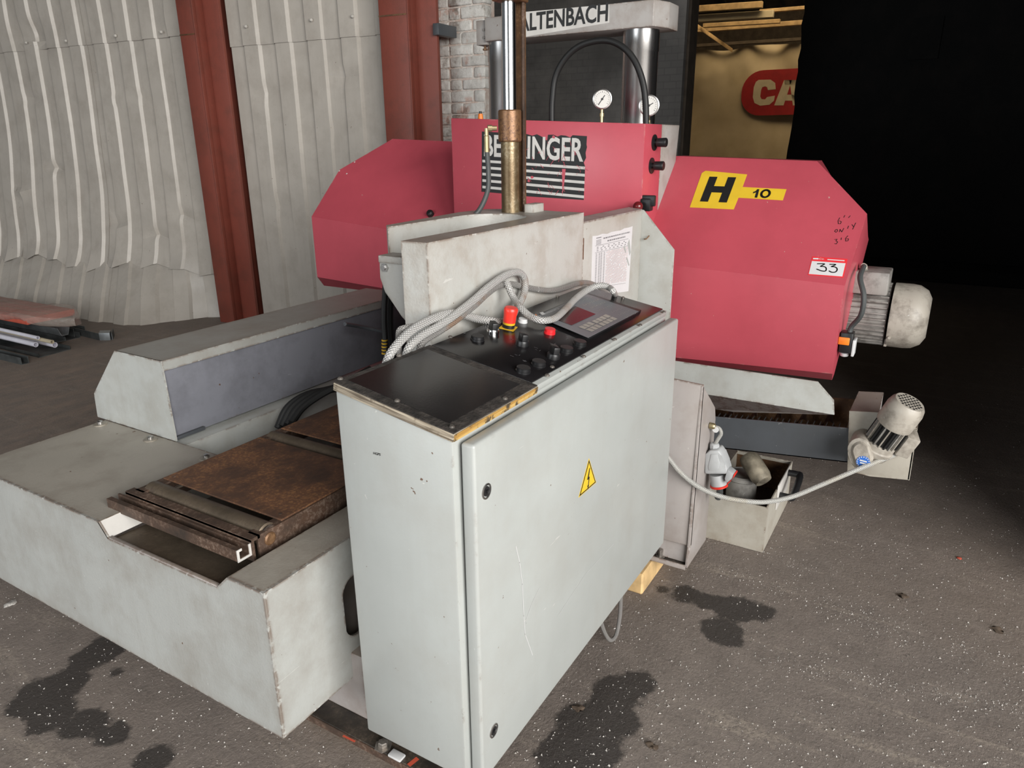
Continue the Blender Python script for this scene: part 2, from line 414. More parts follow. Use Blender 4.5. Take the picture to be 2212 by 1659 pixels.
def struct(name, bm, mat, label=None):
    o = bpy.data.objects.new(name, finish(bm, name, Vector((0, 0, 0)), mat)); COL.objects.link(o); o['kind'] = 'structure'
    ORG[o.name] = Vector((0, 0, 0))
    if label: o['label'] = label
    return o
def rep(src, parent, off):
    """another piece like src, moved by off, sharing its mesh"""
    o = src.copy(); COL.objects.link(o); o.parent = parent; o.location = Vector(off); return o
def text_bm(s, quad, nrm, bold=.0, thick=.0008, sx=1):
    """flat lettering fitted into quad = (bottom-left, bottom-right, top-left)"""
    cu = bpy.data.curves.new('t', 'FONT'); cu.body = s; cu.size = 1; cu.offset = bold; cu.resolution_u = 3
    ob = bpy.data.objects.new('t', cu); COL.objects.link(ob)
    me = bpy.data.meshes.new_from_object(ob); bpy.data.objects.remove(ob); bpy.data.curves.remove(cu)
    xs = [v.co.x for v in me.vertices]; ys = [v.co.y for v in me.vertices]
    x0, x1, y0, y1 = min(xs), max(xs), min(ys), max(ys)
    bl, br, tl = map(Vector, quad); nrm = Vector(nrm).normalized()
    bm = B(); bm.from_mesh(me); bpy.data.meshes.remove(me)
    for v in bm.verts:
        a = (v.co.x-x0)/(x1-x0); b = (v.co.y-y0)/(y1-y0)
        v.co = bl+(br-bl)*a+(tl-bl)*b+nrm*thick
    return bm
def decal(bm, pts, nrm, h=.0006):
    nrm = Vector(nrm).normalized(); prism(bm, [Vector(p) for p in pts], nrm*h)
def stroke(bm, pts, nrm, wd, h=.0008):
    """a drawn line of width wd lying on a surface"""
    nrm = Vector(nrm).normalized(); pts = [Vector(p)+nrm*h for p in pts]
    for a, b in zip(pts[:-1], pts[1:]):
        d = (b-a).normalized(); s = nrm.cross(d)*wd/2; e = d*wd*.3
        bm.faces.new([bm.verts.new(q) for q in (a-e-s, b+e-s, b+e+s, a-e+s)])

# ================================================================== SETTING
bm = B()
vs = [bm.verts.new(p) for p in ((-6, -8, 0), (16, -8, 0), (16, 13, 0), (-6, 13, 0))]; bm.faces.new(vs)
struct('floor', bm, 'floor_asphalt', 'dark worn asphalt floor with wet oil stains')

# corrugated cladding on the left: plane X + .106 Y = k
WN = Vector((1, .106, 0)).normalized(); WS = Vector((.106, -1, 0)).normalized()   # WN away from camera, WS along the wall to the right
W0 = Vector((4.4, 5.411, 0))
def wpt(s, z, d): return W0 + WS*s + Vector((0, 0, z)) - WN*d
def wall_sheet(s0, nper, z0, z1, bulge, lift, hem=None):
    pitch = .325; h = .026
    prof = [(0, 0), (.148, 0), (.164, h), (.307, h), (.325, 0)]
    ss = []
    for i in range(nper):
        for a, d in prof[:-1]: ss.append((s0+i*pitch+a, d))
    ss.append((s0+nper*pitch, 0)); ss.append((s0+nper*pitch+.05, 0))
    nz = max(2, int((z1-z0)/.045)); bm = B(); rows = []
    for j in range(nz+1):
        row = []
        for s, d in ss:
            zlo = hem(s) if hem else z0; z = zlo+(z1-zlo)*j/nz
            ds, dd, dz = bulge(s, z); row.append(bm.verts.new(wpt(s+ds, z+dz, d+dd+lift)))
        rows.append(row)
    for j in range(nz):
        for i in range(len(ss)-1): bm.faces.new((rows[j][i], rows[j][i+1], rows[j+1][i+1], rows[j+1][i]))
    return bm
def nz(x, y, s=1.0): return mnoise.noise(Vector((x*s, y*s, 3.7)))
def dent(s, z, cs, cz, rs, rz, a):
    q = ((s-cs)/rs)**2+((z-cz)/rz)**2; return a*math.exp(-q)
def bulge_a(s, z):      # the battered bay
    d = .0; q = max(0., min(1., (2.40-z)/2.1)); d += .16*q*q*max(0, min(1, (-.45-s)/1.2))+.04*q
    d += .05*nz(s*1.1, z*.9)*q+.014*nz(s*2.3, z*2.0)*min(1, q*1.6)
    ds = .09*nz(s*.7+5, z*1.1)*q*max(.1, min(1, (-.5-s)/1.5))
    # buckled out at the foot
    if z < .75: d += .05*((.75-z)/.3)**2*min(1, max(0, (-.35-s)/.5))+.02*math.sin(s*23)*max(0, (.6-z)/.2)
    for cs, cz, a in ((-1.35, 1.95, .03), (-1.0, 1.97, -.03), (-2.25, 2.45, -.05), (-2.6, 2.0, -.05), (-2.35, 1.35, -.06), (-1.1, .75, -.05), (-1.55, .85, -.06), (-.75, .95, -.04), (-2.9, 1.1, .07)):
        d += dent(s, z, cs, cz, .09, .04, a*.6)
    return ds, d, 0
def bulge_b(s, z):
    q = max(0., min(1., (2.3-z)/2.3)); d = .008*nz(s*1.2, z)
    for cs, cz, a in ((.35, 1.95, -.02), (1.2, 2.05, -.025), (1.1, 1.65, -.025), (.42, 1.05, -.02), (1.05, 1.0, -.02)): d += dent(s, z, cs, cz, .07, .05, a)
    return .012*nz(s, z*1.4)*q, d, 0
def bulge_up(s, z):
    q = max(0, min(1, (-1.7-s)/.9)); d = .008*nz(s*2, z*2)
    d += dent(s, z, -2.35, 2.55, .2, .12, -.06)*q+dent(s, z, -.62, 2.58, .06, .12, .02)
    return .02*nz(s*2, z*3)*q, d, 0
def hem_a(s): return .43+.035*math.sin(s*4.1)+.03*nz(s*2.6, 7.7)-.02*math.sin(s*19.3)
def kick(s, z):         # lower strip of sheet, kicked out at the foot
    t = max(0., (.50-z)/.50); e = .04+.96*min(1, max(0, (-.5-s)/.8))
    return .42*t*e, (.13+.50*t)*e+.02*nz(s*3, z*4), 0
wl = bpy.data.objects.new('wall_left', None); COL.objects.link(wl); wl['kind'] = 'structure'; wl['label'] = 'battered grey corrugated metal cladding wall'
ORG['wall_left'] = Vector((0, 0, 0))
offA = .03
for i, s0 in enumerate((-4.35, -3.05, -1.75, -.775)):
    n = (4, 4, 3, 2)[i]
    part('cladding_sheet', wall_sheet(s0+offA, n, .40, 2.50, bulge_a, .004*(i % 2), hem_a), 'sheet_metal', wl, ang=14)
    part('kick_sheet', wall_sheet(s0+offA, n, .0, .50, kick, .004*(i % 2)), 'sheet_metal', wl, ang=14)
    part('cladding_sheet', wall_sheet(s0+offA, n, 2.43, 3.6, bulge_up, .012+.004*(i % 2)), 'sheet_metal', wl, ang=14)
for i, s0 in enumerate((.07, 1.045)):
    n = (3, 2)[i]
    part('cladding_sheet', wall_sheet(s0, n, 0, 2.36, bulge_b, .004*(i % 2)), 'sheet_metal', wl, ang=14)
    part('cladding_sheet', wall_sheet(s0, n, 2.315, 3.6, bulge_b, .012+.004*(i % 2)), 'sheet_metal', wl, ang=14)
def screw_head(px, py, d=.055):
    p = PP(px, py, wpt(0, 0, d), WN); bm = B(); lathe(bm, p, -WN, [(.013, -.004), (.013, .002), (.009, .009), (.003, .011)], 10); return bm
first = None
for px, py in ((56, 92), (142, 88), (249, 77), (348, 69), (531, 57), (672, 43), (761, 35)):
    part('screw', screw_head(px, py), 'screw_pale', wl)
for i, px in enumerate((41, 78, 115, 161, 197, 241, 285, 341)):
    p = wpt(0, 0, 0); z = .455; q = None
    for it in range(200):       # march down until the buckled foot is met
        zz = .75-it*.002; s = None
        cand = P(px, 592+px*.17, Z=zz); rel = cand-W0; s = rel.dot(WS); d = -(rel.dot(WN)); bd = bulge_a(s, zz)[1]+.04
        if d <= bd: q = cand; break
    if q is not None:
        bm = B(); lathe(bm, q, -WN, [(.012, -.01), (.012, .004), (.008, .010), (.003, .012)], 10); part('screw', bm, 'screw_pale', wl)

# red steel columns in front of the cladding
def s_at(px, d): return (PP(px, 0, wpt(0, 0, d), WN)-W0).dot(WS)
def d_for(px, s_):
    best = 0
    for i in range(-60, 60):
        p = W0+WS*s_-WN*(i*.01)+Vector((0, 0, 2.6)); v = p-CAM; x_ = IW/2+FPX*v.dot(rt)/v.dot(fw)
        if x_ >= px: best = i*.01
    return best
def column(pxs, label):
    dF = .20; a_, b_ = s_at(pxs[0], dF), s_at(pxs[1], dF); dS = max(.085, d_for(pxs[2], b_)); c_ = s_at(pxs[3], dS)
    base = W0+WS*((a_+b_)/2); c = thing('steel_column', label, 'column', base, 'red building columns')
    def blk(name, s0, s1, d0, d1, bev=.004):
        bm = B(); orient_box(bm, W0+WS*s0-WN*d0, WS*(s1-s0), Vector((0, 0, 3.8)), -WN*(d1-d0), bev); return part(name, bm, 'column_red', c)
    blk('front_flange', a_, b_, dF-.03, dF); blk('side_plate', b_-.02, b_, dS, dF-.03); blk('web_plate', a_+.02, c_, dS-.03, dS); blk('back_flange', a_+.02, c_-.12, -.16, -.02)
    blk('rolled_edge', b_-.006, b_+.006, dF-.035, dF+.004, .004)
    bm = B(); orient_box(bm, W0+WS*a_-WN*(dF+.0005)+Vector((0, 0, 2.40)), WS*(b_-a_)*.95, Vector((0, 0, .010)), -WN*.003); part('weld_seam', bm, 'rust_bar', c)
    return c
column((378, 412, 455, 470), 'red primed steel column between the battered cladding and the straighter bay')
c2 = column((816, 879, 904, 941), 'red primed steel column beside the whitewashed brick pillar')
bm = B(); q = P(958, 64, X=4.60); quadbox(bm, (4.50, q.y-.03, q.z-.045), (4.72, q.y+.02, q.z+.03), .003); part('bracket', bm, 'dark_channel', c2)

# whitewashed brick pillar
bp = bpy.data.objects.new('wall_pillar', None); COL.objects.link(bp); bp['kind'] = 'structure'; bp['label'] = 'whitewashed crumbling brick pillar'; ORG['wall_pillar'] = Vector((0, 0, 0))
PX = 4.78; y1, y0 = 3.62, 3.085
bm = B(); quadbox(bm, (PX+.006, y0+.012, 0), (4.93, y1, 3.8)); part('mortar', bm, 'mortar_painted', bp)
bm = B(); quadbox(bm, (PX, y0, 0), (4.94, y1, 1.18)); part('rendered_base', bm, 'mortar_painted', bp)
z = 1.19; row = 0
while z < 2.75:
    hgt = .082+random.uniform(-.006, .006); y = y0
    widths = [.21, .11, .21] if row % 2 else [.11, .21, .11, .11]
    for wd in widths:
        if y+wd > y1+.02: break
        bm = B(); e = random.uniform(-.006, .003)
        quadbox(bm, (PX-.004+e*.7, y+random.uniform(-.008, .008)+(.012*random.random() if y == y0 else 0), z+random.uniform(0, .004)), (PX+.10, y+wd-.008, z+hgt-.008), .010, 2)
        for v in bm.verts: v.co += Vector((random.uniform(-.003, .003), random.uniform(-.003, .003), random.uniform(-.003, .003)))
        part('brick', bm, 'brick_painted', bp, ang=60); y += wd
    z += hgt; row += 1

# brick partition behind the saw, and the deep hall wall blackened for shade
yL = P(1472, 200, X=6.6).y
bm = B(); quadbox(bm, (6.6, yL, 0), (6.9, 7.5, 5)); struct('wall_back', bm, 'dark_grey_brick', 'blotchy dark grey brick wall behind the saw')
bm = B(); quadbox(bm, (6.66, yL-.025, 0), (6.86, yL, 5)); struct('trim_1', bm, 'hall_roof', 'brown timber jamb of the opening')
yR = P(1718, 170, X=10).y
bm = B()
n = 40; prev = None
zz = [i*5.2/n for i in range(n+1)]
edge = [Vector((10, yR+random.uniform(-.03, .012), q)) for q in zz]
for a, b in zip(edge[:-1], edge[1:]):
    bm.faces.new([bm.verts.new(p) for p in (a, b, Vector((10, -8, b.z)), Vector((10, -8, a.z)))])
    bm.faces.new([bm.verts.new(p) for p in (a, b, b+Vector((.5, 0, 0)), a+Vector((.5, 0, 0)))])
struct('wall_right', bm, 'shade_black', 'brick wall of the unlit hall, coloured near black for shade')
bm = B(); quadbox(bm, (9.4, -6, 0), (10, yR-.9, .16), .02); struct('trim_2', bm, 'shade_black', 'dark kerb along the unlit wall')
bm = B(); quadbox(bm, (9.97, P(1965, 100, X=10).y, P(1965, 130, X=10).z), (9.995, P(2030, 100, X=10).y, P(1965, 40, X=10).z)); solo('wall_board', bm, 'shade_black', 'board high on the hall wall, coloured near black for shade', 'board', kind=None)  # board darkened in colour to sink into the hall's shade

bm = B(); quadbox(bm, (2.75, -1.15, 0), (10, -.80, 4.6)); struct('wall_shade_block', bm, 'shade_black', 'unseen side wall added to shade the deep hall')  # unseen wall, added to keep daylight off the deep hall and floor
bm = B(); vs = [bm.verts.new(p) for p in ((-3, -4, 4.6), (10.6, -4, 4.6), (10.6, 12, 4.6), (-3, 12, 4.6))]; bm.faces.new(vs); struct('ceiling_light_block', bm, 'hall_roof', 'unseen workshop roof added to block overhead light')  # unseen roof plane, added to cut ambient light from above
bm = B(); quadbox(bm, (16.8, -2, 0), (17, 9, 6.2)); struct('wall_far', bm, 'hall_roof', 'dark end wall of the far hall')
bm = B(); quadbox(bm, (10.5, 7.4, 0), (17, 7.6, 6.2)); struct('wall_far_left', bm, 'hall_roof', 'dark side wall of the far hall')
# ---- far hall beyond the opening
TX = 14.0
bm = B(); cols = 90; rowsn = 40
ya, yb = 5.3, 1.3; ztop = P(1600, 103, X=TX).z; grid = []
for i in range(cols+1):
    y = ya+(yb-ya)*i/cols; col_ = []
    for j in range(rowsn+1):
        t = j/rowsn; z = ztop+.025*math.sin(y*4.4)-t*(ztop-.02)
        sag = math.exp(-t*9)
        x = TX-.09*math.sin(y*7.5)*sag-.035*math.sin(y*3.4+1.2+t*3)*(1-sag)-.028*nz(y*2.6, z*2.0)-.03*nz(y*5+9, z*4)*math.exp(-t*4)
        col_.append(bm.verts.new((x, y, z)))
    grid.append(col_)
for i in range(cols):
    for j in range(rowsn): bm.faces.new((grid[i][j], grid[i+1][j], grid[i+1][j+1], grid[i][j+1]))
tp = thing('tarpaulin_curtain', 'cream tarpaulin hung across the far hall with red rounded logo', 'curtain', (TX, 3.3, .0))
part('sheet', bm, 'tarp_cream', tp, ang=180)
LX = TX-.085
def lp(px, py): return P(px, py, X=LX)
L0, L1 = lp(1601, 205), lp(1602, 205)
zt, zb = lp(1660, 151).z, lp(1660, 249).z; yl = lp(1602, 200).y; yr = yl-3.1
r_ = .34; bm = B(); pts = []
for cy, cz, a0 in ((yl-r_, zb+r_, 270), (yr+r_, zb+r_, 180), (yr+r_, zt-r_, 90), (yl-r_, zt-r_, 0)):
    for i in range(9):
        a = math.radians(a0-i*10+0) if False else math.radians(a0+(90-i*11.25))
        pts.append(Vector((LX, cy+math.cos(math.radians(a0+90-i*11.25))*r_*1.0, cz+math.sin(math.radians(a0+90-i*11.25))*r_)))
cx = sum((p.y for p in pts))/len(pts); cz = sum((p.z for p in pts))/len(pts)
pts.sort(key=lambda p: math.atan2(p.z-cz, (p.y-cx)*.4))
decal(bm, pts, (-1, 0, 0), .004); lg = part('logo_panel', bm, 'far_red', tp, 'dark red rounded logo panel')
def lc(x, y): return P(1400+x/2.724, y/2.724, X=LX-.008)
bm = B(); bm.faces.new([bm.verts.new(lc(*p)) for p in ((650, 470), (720, 468), (748, 488), (751, 525), (705, 530), (700, 513), (688, 508), (672, 513), (665, 530), (660, 568), (668, 583), (688, 585), (700, 571), (746, 563), (741, 592), (714, 616), (660, 622), (626, 606), (616, 572), (622, 512), (634, 482))]); part('logo_letter', bm, 'far_cream', tp)
bm = B()
for qd in (((742, 620), (797, 620), (846, 471), (800, 471)), ((832, 471), (876, 471), (908, 620), (852, 620)), ((800, 592), (870, 592), (866, 557), (812, 557)), ((800, 471), (876, 471), (876, 500), (805, 500))):
    bm.faces.new([bm.verts.new(lc(*p)) for p in qd])
part('logo_letter', bm, 'far_cream', tp)
# roof of the far hall and its timbers
bm = B(); vs = [bm.verts.new(p) for p in ((10.6, -2, 6.2), (10.6, 7.5, 6.2), (17, 7.5, 4.0), (17, -2, 4.0))]; bm.faces.new(vs); struct('ceiling_far', bm, 'hall_roof', 'dark boarded roof of the far hall')
def hall_bar(name, a, b, X0, X1, hh, mat, label, cat, group=None):
    p, q = P(*a, X=X0), P(*b, X=X1); bm = B(); d = q-p
    orient_box(bm, p-Vector((0, 0, hh/2)), d, Vector((.08, 0, 0)), Vector((0, 0, hh)), .004, 1); solo(name, bm, mat, label, cat, group=group)
hall_bar('roof_purlin', (1484, 20), (1646, 9), 12.4, 12.4, .09, 'hall_beam', 'pale roof purlin, topmost in the far hall', 'beam')
hall_bar('light_batten', (1484, 41), (1670, 29), 12.5, 12.5, .10, 'far_cream', 'cream unlit fluorescent light batten below the topmost purlin', 'light')
hall_bar('roof_rail', (1640, 24), (1740, 16), 12.9, 12.9, .05, 'hall_beam', 'thin roof rail running on past the light batten', 'beam')
hall_bar('lower_purlin', (1518, 55), (1684, 45), 12.8, 12.8, .06, 'hall_beam', 'lower pale purlin under the light batten', 'beam')
hall_bar('wide_roof_beam', (1484, 66), (1736, 48), 13.2, 13.2, .07, 'hall_beam', 'long brown roof beam under the lower purlin', 'beam')
hall_bar('curtain_rail', (1480, 100), (1730, 84), 13.8, 13.8, .05, 'hall_roof', 'dark rail above the tarpaulin curtain', 'rail')
hall_bar('roof_strut', (1488, 44), (1580, 108), 12.6, 13.6, .06, 'hall_beam', 'slanting brown strut bracing the roof beams', 'beam')
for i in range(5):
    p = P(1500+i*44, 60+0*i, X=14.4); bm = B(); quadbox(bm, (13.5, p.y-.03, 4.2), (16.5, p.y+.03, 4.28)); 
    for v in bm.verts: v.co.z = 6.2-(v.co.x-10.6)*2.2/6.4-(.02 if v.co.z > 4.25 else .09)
    solo('roof_batten', bm, 'shade_black', 'dark batten across the far hall roof boards', 'beam', group='battens on the far roof')

# ================================================================== BAND SAW
SAW = thing('band_saw', 'grey and red industrial band saw with roller table and vise', 'machine', (1.9, 1.7, 0))
# --- timbers carrying the saw
def timber(lo, hi, label, group=None):
    bm = B(); quadbox(bm, lo, hi, .006, 1); solo('timber_block', bm, 'timber', label, 'timber', group=group)
timber((1.12, .80, 0), (1.22, 1.5, .074), 'timber bearer under the oily base plate')
timber((2.13, .748, 0), (2.42, .85, .0845), 'pale timber bearer under the foot of the support leg')
# --- base plate and pedestal
bm = B(); quadbox(bm, (1.042, .80, .075), (2.2, 1.62, .10), .003, 1); bpl = part('base_plate', bm, 'plate_oily', SAW, 'oily black base plate with worn edge')
bm = B(); quadbox(bm, (1.040, .80, .078), (1.0425, 1.62, .099)); part('worn_edge', bm, 'rust_dark', bpl)
def hexbolt(bm, p, r=.012, h=.012, axis=(0, 0, 1)):
    lathe(bm, p, axis, [(r*1.8, 0), (r*1.8, .003), (r, .003), (r, h), (r*.8, h+.002)], 6)
for px, py in ((828, 1612),):
    q = P(px, py, Z=.1); bm = B(); hexbolt(bm, q, .013, .014); part('bolt', bm, 'bolt_steel', bpl)
q = P(857, 1632, Z=.104); bm = B(); quadbox(bm, (q.x-.012, q.y-.02, .1), (q.x+.012, q.y+.02, .108), .003); part('scrap', bm, 'white_plastic', bpl)
bm = B(); a = P(885, 1652, Z=.1); b = P(900, 1640, Z=.1); stroke(bm, [a, b], (0, 0, 1), .012); part('paint_mark', bm, 'paint_red_mark', bpl)
bm = B(); a = P(742, 1590, Z=.1); b = P(766, 1602, Z=.1); stroke(bm, [a, b], (0, 0, 1), .006); part('paint_mark', bm, 'paint_red_mark', bpl)
bm = B(); quadbox(bm, (1.105, 1.125, .10), (2.5, 1.60, .30), .004); part('pedestal', bm, 'leg_grey', SAW)
# --- bed
X0b, Y0b, zb0, zb1 = .867, 1.162, .222, .622; YLb = 2.485; XB = 1.305
nA, nB = P(212, 1127, X=X0b), P(490, 1254, X=X0b); nA.z = nB.z = zb1
nC, nD = P(233, 1160, X=X0b), P(468, 1270, X=X0b); zt_ = .582
bm = B(); T = .006
front = [Vector((X0b, Y0b, zb0)), Vector((X0b, Y0b, zb1)), nB, Vector((X0b, nD.y, zt_)), Vector((X0b, nC.y, zt_)), nA, Vector((X0b, YLb, zb1)), Vector((X0b, YLb, zb0))]
prism(bm, front, (T, 0, 0))
bed = part('bed_front', bm, 'bed_grey', SAW)
bm = B(); cx_, cz_, rr = P(757, 1315, Y=Y0b).x+.02, P(757, 1315, Y=Y0b).z, .042
hole = []
for i in range(24):
    a = 2*math.pi*i/24; hole.append(Vector((cx_+rr*math.cos(a), Y0b, cz_+rr*math.sin(a)+(.045 if math.sin(a) > 0 else -.045))))
plate_hole(bm, [Vector((X0b+T, Y0b, zb0)), Vector((2.4, Y0b, zb0)), Vector((2.4, Y0b, zb1)), Vector((X0b+T, Y0b, zb1))], hole, (0, T, 0))
part('bed_side', bm, 'bed_grey', SAW)
bm = B(); quadbox(bm, (X0b+T, Y0b+T, zb1-.006), (2.4, nB.y, zb1)); quadbox(bm, (X0b+T, nB.y-.006, .45), (2.4, nB.y, zb1-.006))
part('bed_rail_top', bm, 'top_grey', SAW)
bm = B(); quadbox(bm, (X0b+T, nA.y, zb1-.006), (XB, YLb, zb1)); quadbox(bm, (X0b+T, YLb-.006, zb0), (XB, YLb, zb1-.006)); part('bed_top', bm, 'top_grey', SAW)
bm = B()   # tray of the notch: floor and the bent left flank
prism(bm, [Vector((X0b+.002, nD.y+.01, zt_-.004)), Vector((X0b+.002, nC.y, zt_-.004)), Vector((2.3, nC.y, zt_-.07)), Vector((2.3, nD.y+.01, zt_-.07))], (0, 0, -.004))
tr = part('tray', bm, 'roller_steel', SAW)
bm = B(); quadbox(bm, (X0b+.001, nD.y, zt_-.004), (X0b+.012, nC.y, zt_+.004), .002); part('tray_lip', bm, 'leg_grey', tr)
bm = B(); prism(bm, [Vector((X0b, nA.y, zb1-.001)), Vector((X0b+.10, nA.y, zb1-.001)), Vector((X0b+.10, nC.y, zt_)), Vector((X0b, nC.y, zt_))], (0, .004, -.001)); part('tray_flank', bm, 'white_paint', tr)
for px, py in ((217, 917), (325.5, 950), (446.7, 990)):
    q = P(px, py, Z=zb1); bm = B(); lathe(bm, q, (0, 0, 1), [(.022, 0), (.022, .003), (.018, .004)], 24); wsh = part('washer', bm, 'galv_wash', SAW)
    bm = B(); lathe(bm, q+Vector((0, 0, .004)), (0, 0, 1), [(.009, 0), (.009, .008), (.006, .010)], 12); part('bolt', bm, 'steel_bright', wsh)
# inner wall below the guard
bm = B(); quadbox(bm, (XB, 2.06, .30), (2.45, 2.49, .61), .003); part('bed_inner_wall', bm, 'chute_grey', SAW)
# --- roller table
RZ = .66; Yr0, Yr1 = 1.312, 1.80
for yy, nm in ((Yr0, 'side_rail'), (Yr1, 'side_rail')):
    s = 1 if yy == Yr0 else -1; bm = B()
    prism(bm, [Vector((.985, yy, RZ)), Vector((.985, yy, .592)), Vector((.985, yy+s*.006, .592)), Vector((.985, yy+s*.006, RZ-.006)), Vector((.985, yy+s*.035, RZ-.006)), Vector((.985, yy+s*.035, RZ))], (1.35, 0, 0))
    rl = part(nm, bm, 'rust_dark', SAW)
    if s > 0:
        q = P(583, 1163, Y=Yr0); bm = B(); lathe(bm, q, (0, -1, 0), [(.017, -.002), (.017, .002), (.013, .005)], 20); part('axle_cap', bm, 'rust_bar', rl)
def cbar(x0, x1, ya_, yb_, z0, z1):
    bm = B(); t = .006
    prism(bm, [(x0, ya_, z0), (x0, ya_, z1), (x0+t*2.4, ya_, z1), (x0+t*2.4, ya_, z1-t), (x0+t, ya_, z1-t), (x0+t, ya_, z0+t), (x1-t, ya_, z0+t), (x1-t, ya_, z1), (x1, ya_, z1), (x1, ya_, z0)], (0, yb_-ya_, 0)); return bm
b1 = cbar(.927, .965, 1.318, 1.842, .618, .648); cc_ = part('cross_channel', b1, 'rust_dark', SAW, 'rusty open channel across the front')
part('channel_end', cbar(.926, .966, 1.3155, 1.3178, .617, .649), 'white_paint', cc_)
bm = B(); quadbox(bm, (.966, Yr0-.002, .60), (.972, 1.815, .658)); quadbox(bm, (.966, 1.40, .652), (.992, 1.815, .660)); quadbox(bm, (.966, Yr0, .652), (.992, 1.40, .660)); part('cross_angle', bm, 'rust_dark', SAW, 'rusty angle bar behind the channel')
rx = [1.026, 1.448, 1.87, 2.25]; r0 = None
for x in rx:
    if r0 is None:
        bm = B(); lathe(bm, (x, Yr0+.012, .640), (0, 1, 0), [(.024, 0), (.030, .004), (.030, .462), (.024, .466)], 28); r0 = part('roller', bm, 'roller_steel', SAW)
        bm = B(); lathe(bm, (x, Yr0+.010, .640), (0, -1, 0), [(.026, -.001), (.026, .002), (.021, .002), (.021, -.002)], 24); k0 = part('roller_ring', bm, 'steel_bright', r0)
    else:
        r_n = rep(r0, SAW, (x-rx[0], 0, 0)); rep(k0, r_n, (0, 0, 0))
for xa, xb in ((1.064, 1.405), (1.492, 1.83), (1.912, 2.21)):
    bm = B(); quadbox(bm, (xa, Yr0+.004, RZ), (xb, Yr1-.008, RZ+.005), .0015, 1); dp = part('deck_plate', bm, 'rust_plate', SAW, 'rust-stained steel deck plate')
    for sx, sy in ((xa+.02, Yr0+.03), (xb-.02, Yr0+.03), (xa+.02, Yr1-.03), (xb-.02, Yr1-.03)):
        bm = B(); lathe(bm, (sx, sy, RZ+.005), (0, 0, 1), [(.005, -.001), (.005, .0006), (.003, .0012)], 10); part('countersunk_screw', bm, 'rust_dark', dp)
# --- long guard
gp = [P(*q, X=XB) for q in ((246.7, 757), (347.6, 782), (381.6, 955), (213, 911), (203, 850))]
gTL, gTR, gBR, gBL, gK = gp; gTL.z = gTR.z = .898; gBR.z = gBL.z = .624; gBR.y = gTR.y-.010
XE = 2.55
bm = B(); t = .005
prism(bm, [gTL, gTR, gBR, gBL, gK], (t, 0, 0))
gd = part('guard_end', bm, 'chute_grey', SAW)
bm = B()
prism(bm, [gTL, gTR, gTR-Vector((0, 0, .034)), gTR+Vector((0, .006, -.034)), gTR+Vector((0, .006, -.006)), gTL+Vector((0, -.004, -.006)), gK+Vector((0, -.006, 0)), gBL+Vector((0, -.006, 0)), gBL, gK], (XE-XB, 0, 0))
for v in bm.verts: v.co.x += t*.5
part('guard_cover', bm, 'guard_grey', SAW)
bm = B(); quadbox(bm, (XB+t, gTR.y+.012, .624), (XE, gTR.y+.018, .885)); part('guard_inner_panel', bm, 'blue_steel', SAW, 'blue-grey inner sheet of the guard')
bm = B(); quadbox(bm, (XB+t, gTR.y-.002, .622), (XB+.12, gTR.y+.012, .634), .003); part('guard_clip', bm, 'dark_channel', SAW)
# --- saw body closing the view behind the table, coloured dark for interior shade
bm = B(); quadbox(bm, (2.47, 1.24, .08), (2.92, 2.04, .84), .006); part('saw_body', bm, 'dark_channel', SAW)
bm = B(); quadbox(bm, (2.5, 1.0, .10), (2.92, 1.24, .72), .006); part('saw_body_side', bm, 'leg_grey', SAW)
# hoses inside the trough
for k_, (dx, rr_) in enumerate(((0, .014), (.03, .014), (.065, .012), (.10, .013))):
    pts = [P(600+dx*300, 925-k_*4, Y=1.97-dx*.6), P(622+dx*330, 880, Y=1.97-dx*.6), P(665+dx*300, 852, Y=1.95-dx*.6), P(730+dx*100, 838-k_*3, Y=1.92-dx*.6), P(800, 815-k_*6, Y=1.90-dx*.6)]
    bm = B(); tube(bm, pts, rr_); part('hydraulic_hose', bm, 'black_rubber', SAW)
for k_, dx in enumerate((0, 13)):
    pts = [P(833+dx, 610, Y=1.75), P(830+dx, 680, Y=1.76), P(832+dx, 730, Y=1.76), P(836+dx*1.3, 800, Y=1.75)]
    bm = B(); tube(bm, pts, .011); hs = part('hydraulic_hose', bm, 'black_rubber', SAW)
    if k_ == 0:
        for i in range(5):
            q = P(831, 736+i*7, Y=1.76); bm = B(); lathe(bm, q, (0, 0, 1), [(.0122, 0), (.0122, .005)], 12); part('yellow_band', bm, 'yellow', hs)
bm = B(); tube(bm, [P(745, 700, Y=2.0), P(780, 706, Y=2.0), P(826, 716, Y=1.95)], .008); part('grab_rod', bm, 'dark_channel', SAW)
# --- vise: U-shaped casting
VZ = 1.322; VY0 = 1.08
bm = B()
inner = [(1.60, 1.165)]
arc = []
for i in range(13):
    a = -math.pi/2+math.pi*i/12; arc.append((2.0+.115*math.cos(a), 1.28+.115*math.sin(a)))
outer = [(1.397, VY0), (2.272, VY0), (2.272, 1.19), (2.30, 1.28), (2.30, 1.36), (2.24, 1.455), (2.10, 1.475), (1.66, 1.43)]
poly = outer+[(1.63, 1.40), (1.66, 1.395)]+arc[::-1]+[(1.56, 1.162), (1.397, 1.160)]
prism(bm, [Vector((x, y, VZ)) for x, y in poly], (0, 0, -.125)); quadbox(bm, (1.397, VY0, .905), (2.272, 1.160, VZ-.125))
bmesh.ops.delete(bm, geom=[f for f in bm.faces if all(abs(v.co.z-(VZ-.125)) < 1e-5 for v in f.verts)], context='FACES_ONLY')
bmesh.ops.remove_doubles(bm, verts=bm.verts, dist=1e-4)
vise = part('vise_casting', bm, 'vise_grey', SAW, 'pale grey U-shaped vise casting')
bm = B(); quadbox(bm, (1.62, 1.163, 1.15), (2.12, 1.39, 1.20), .002); part('vise_slide', bm, 'vise_grey', SAW)
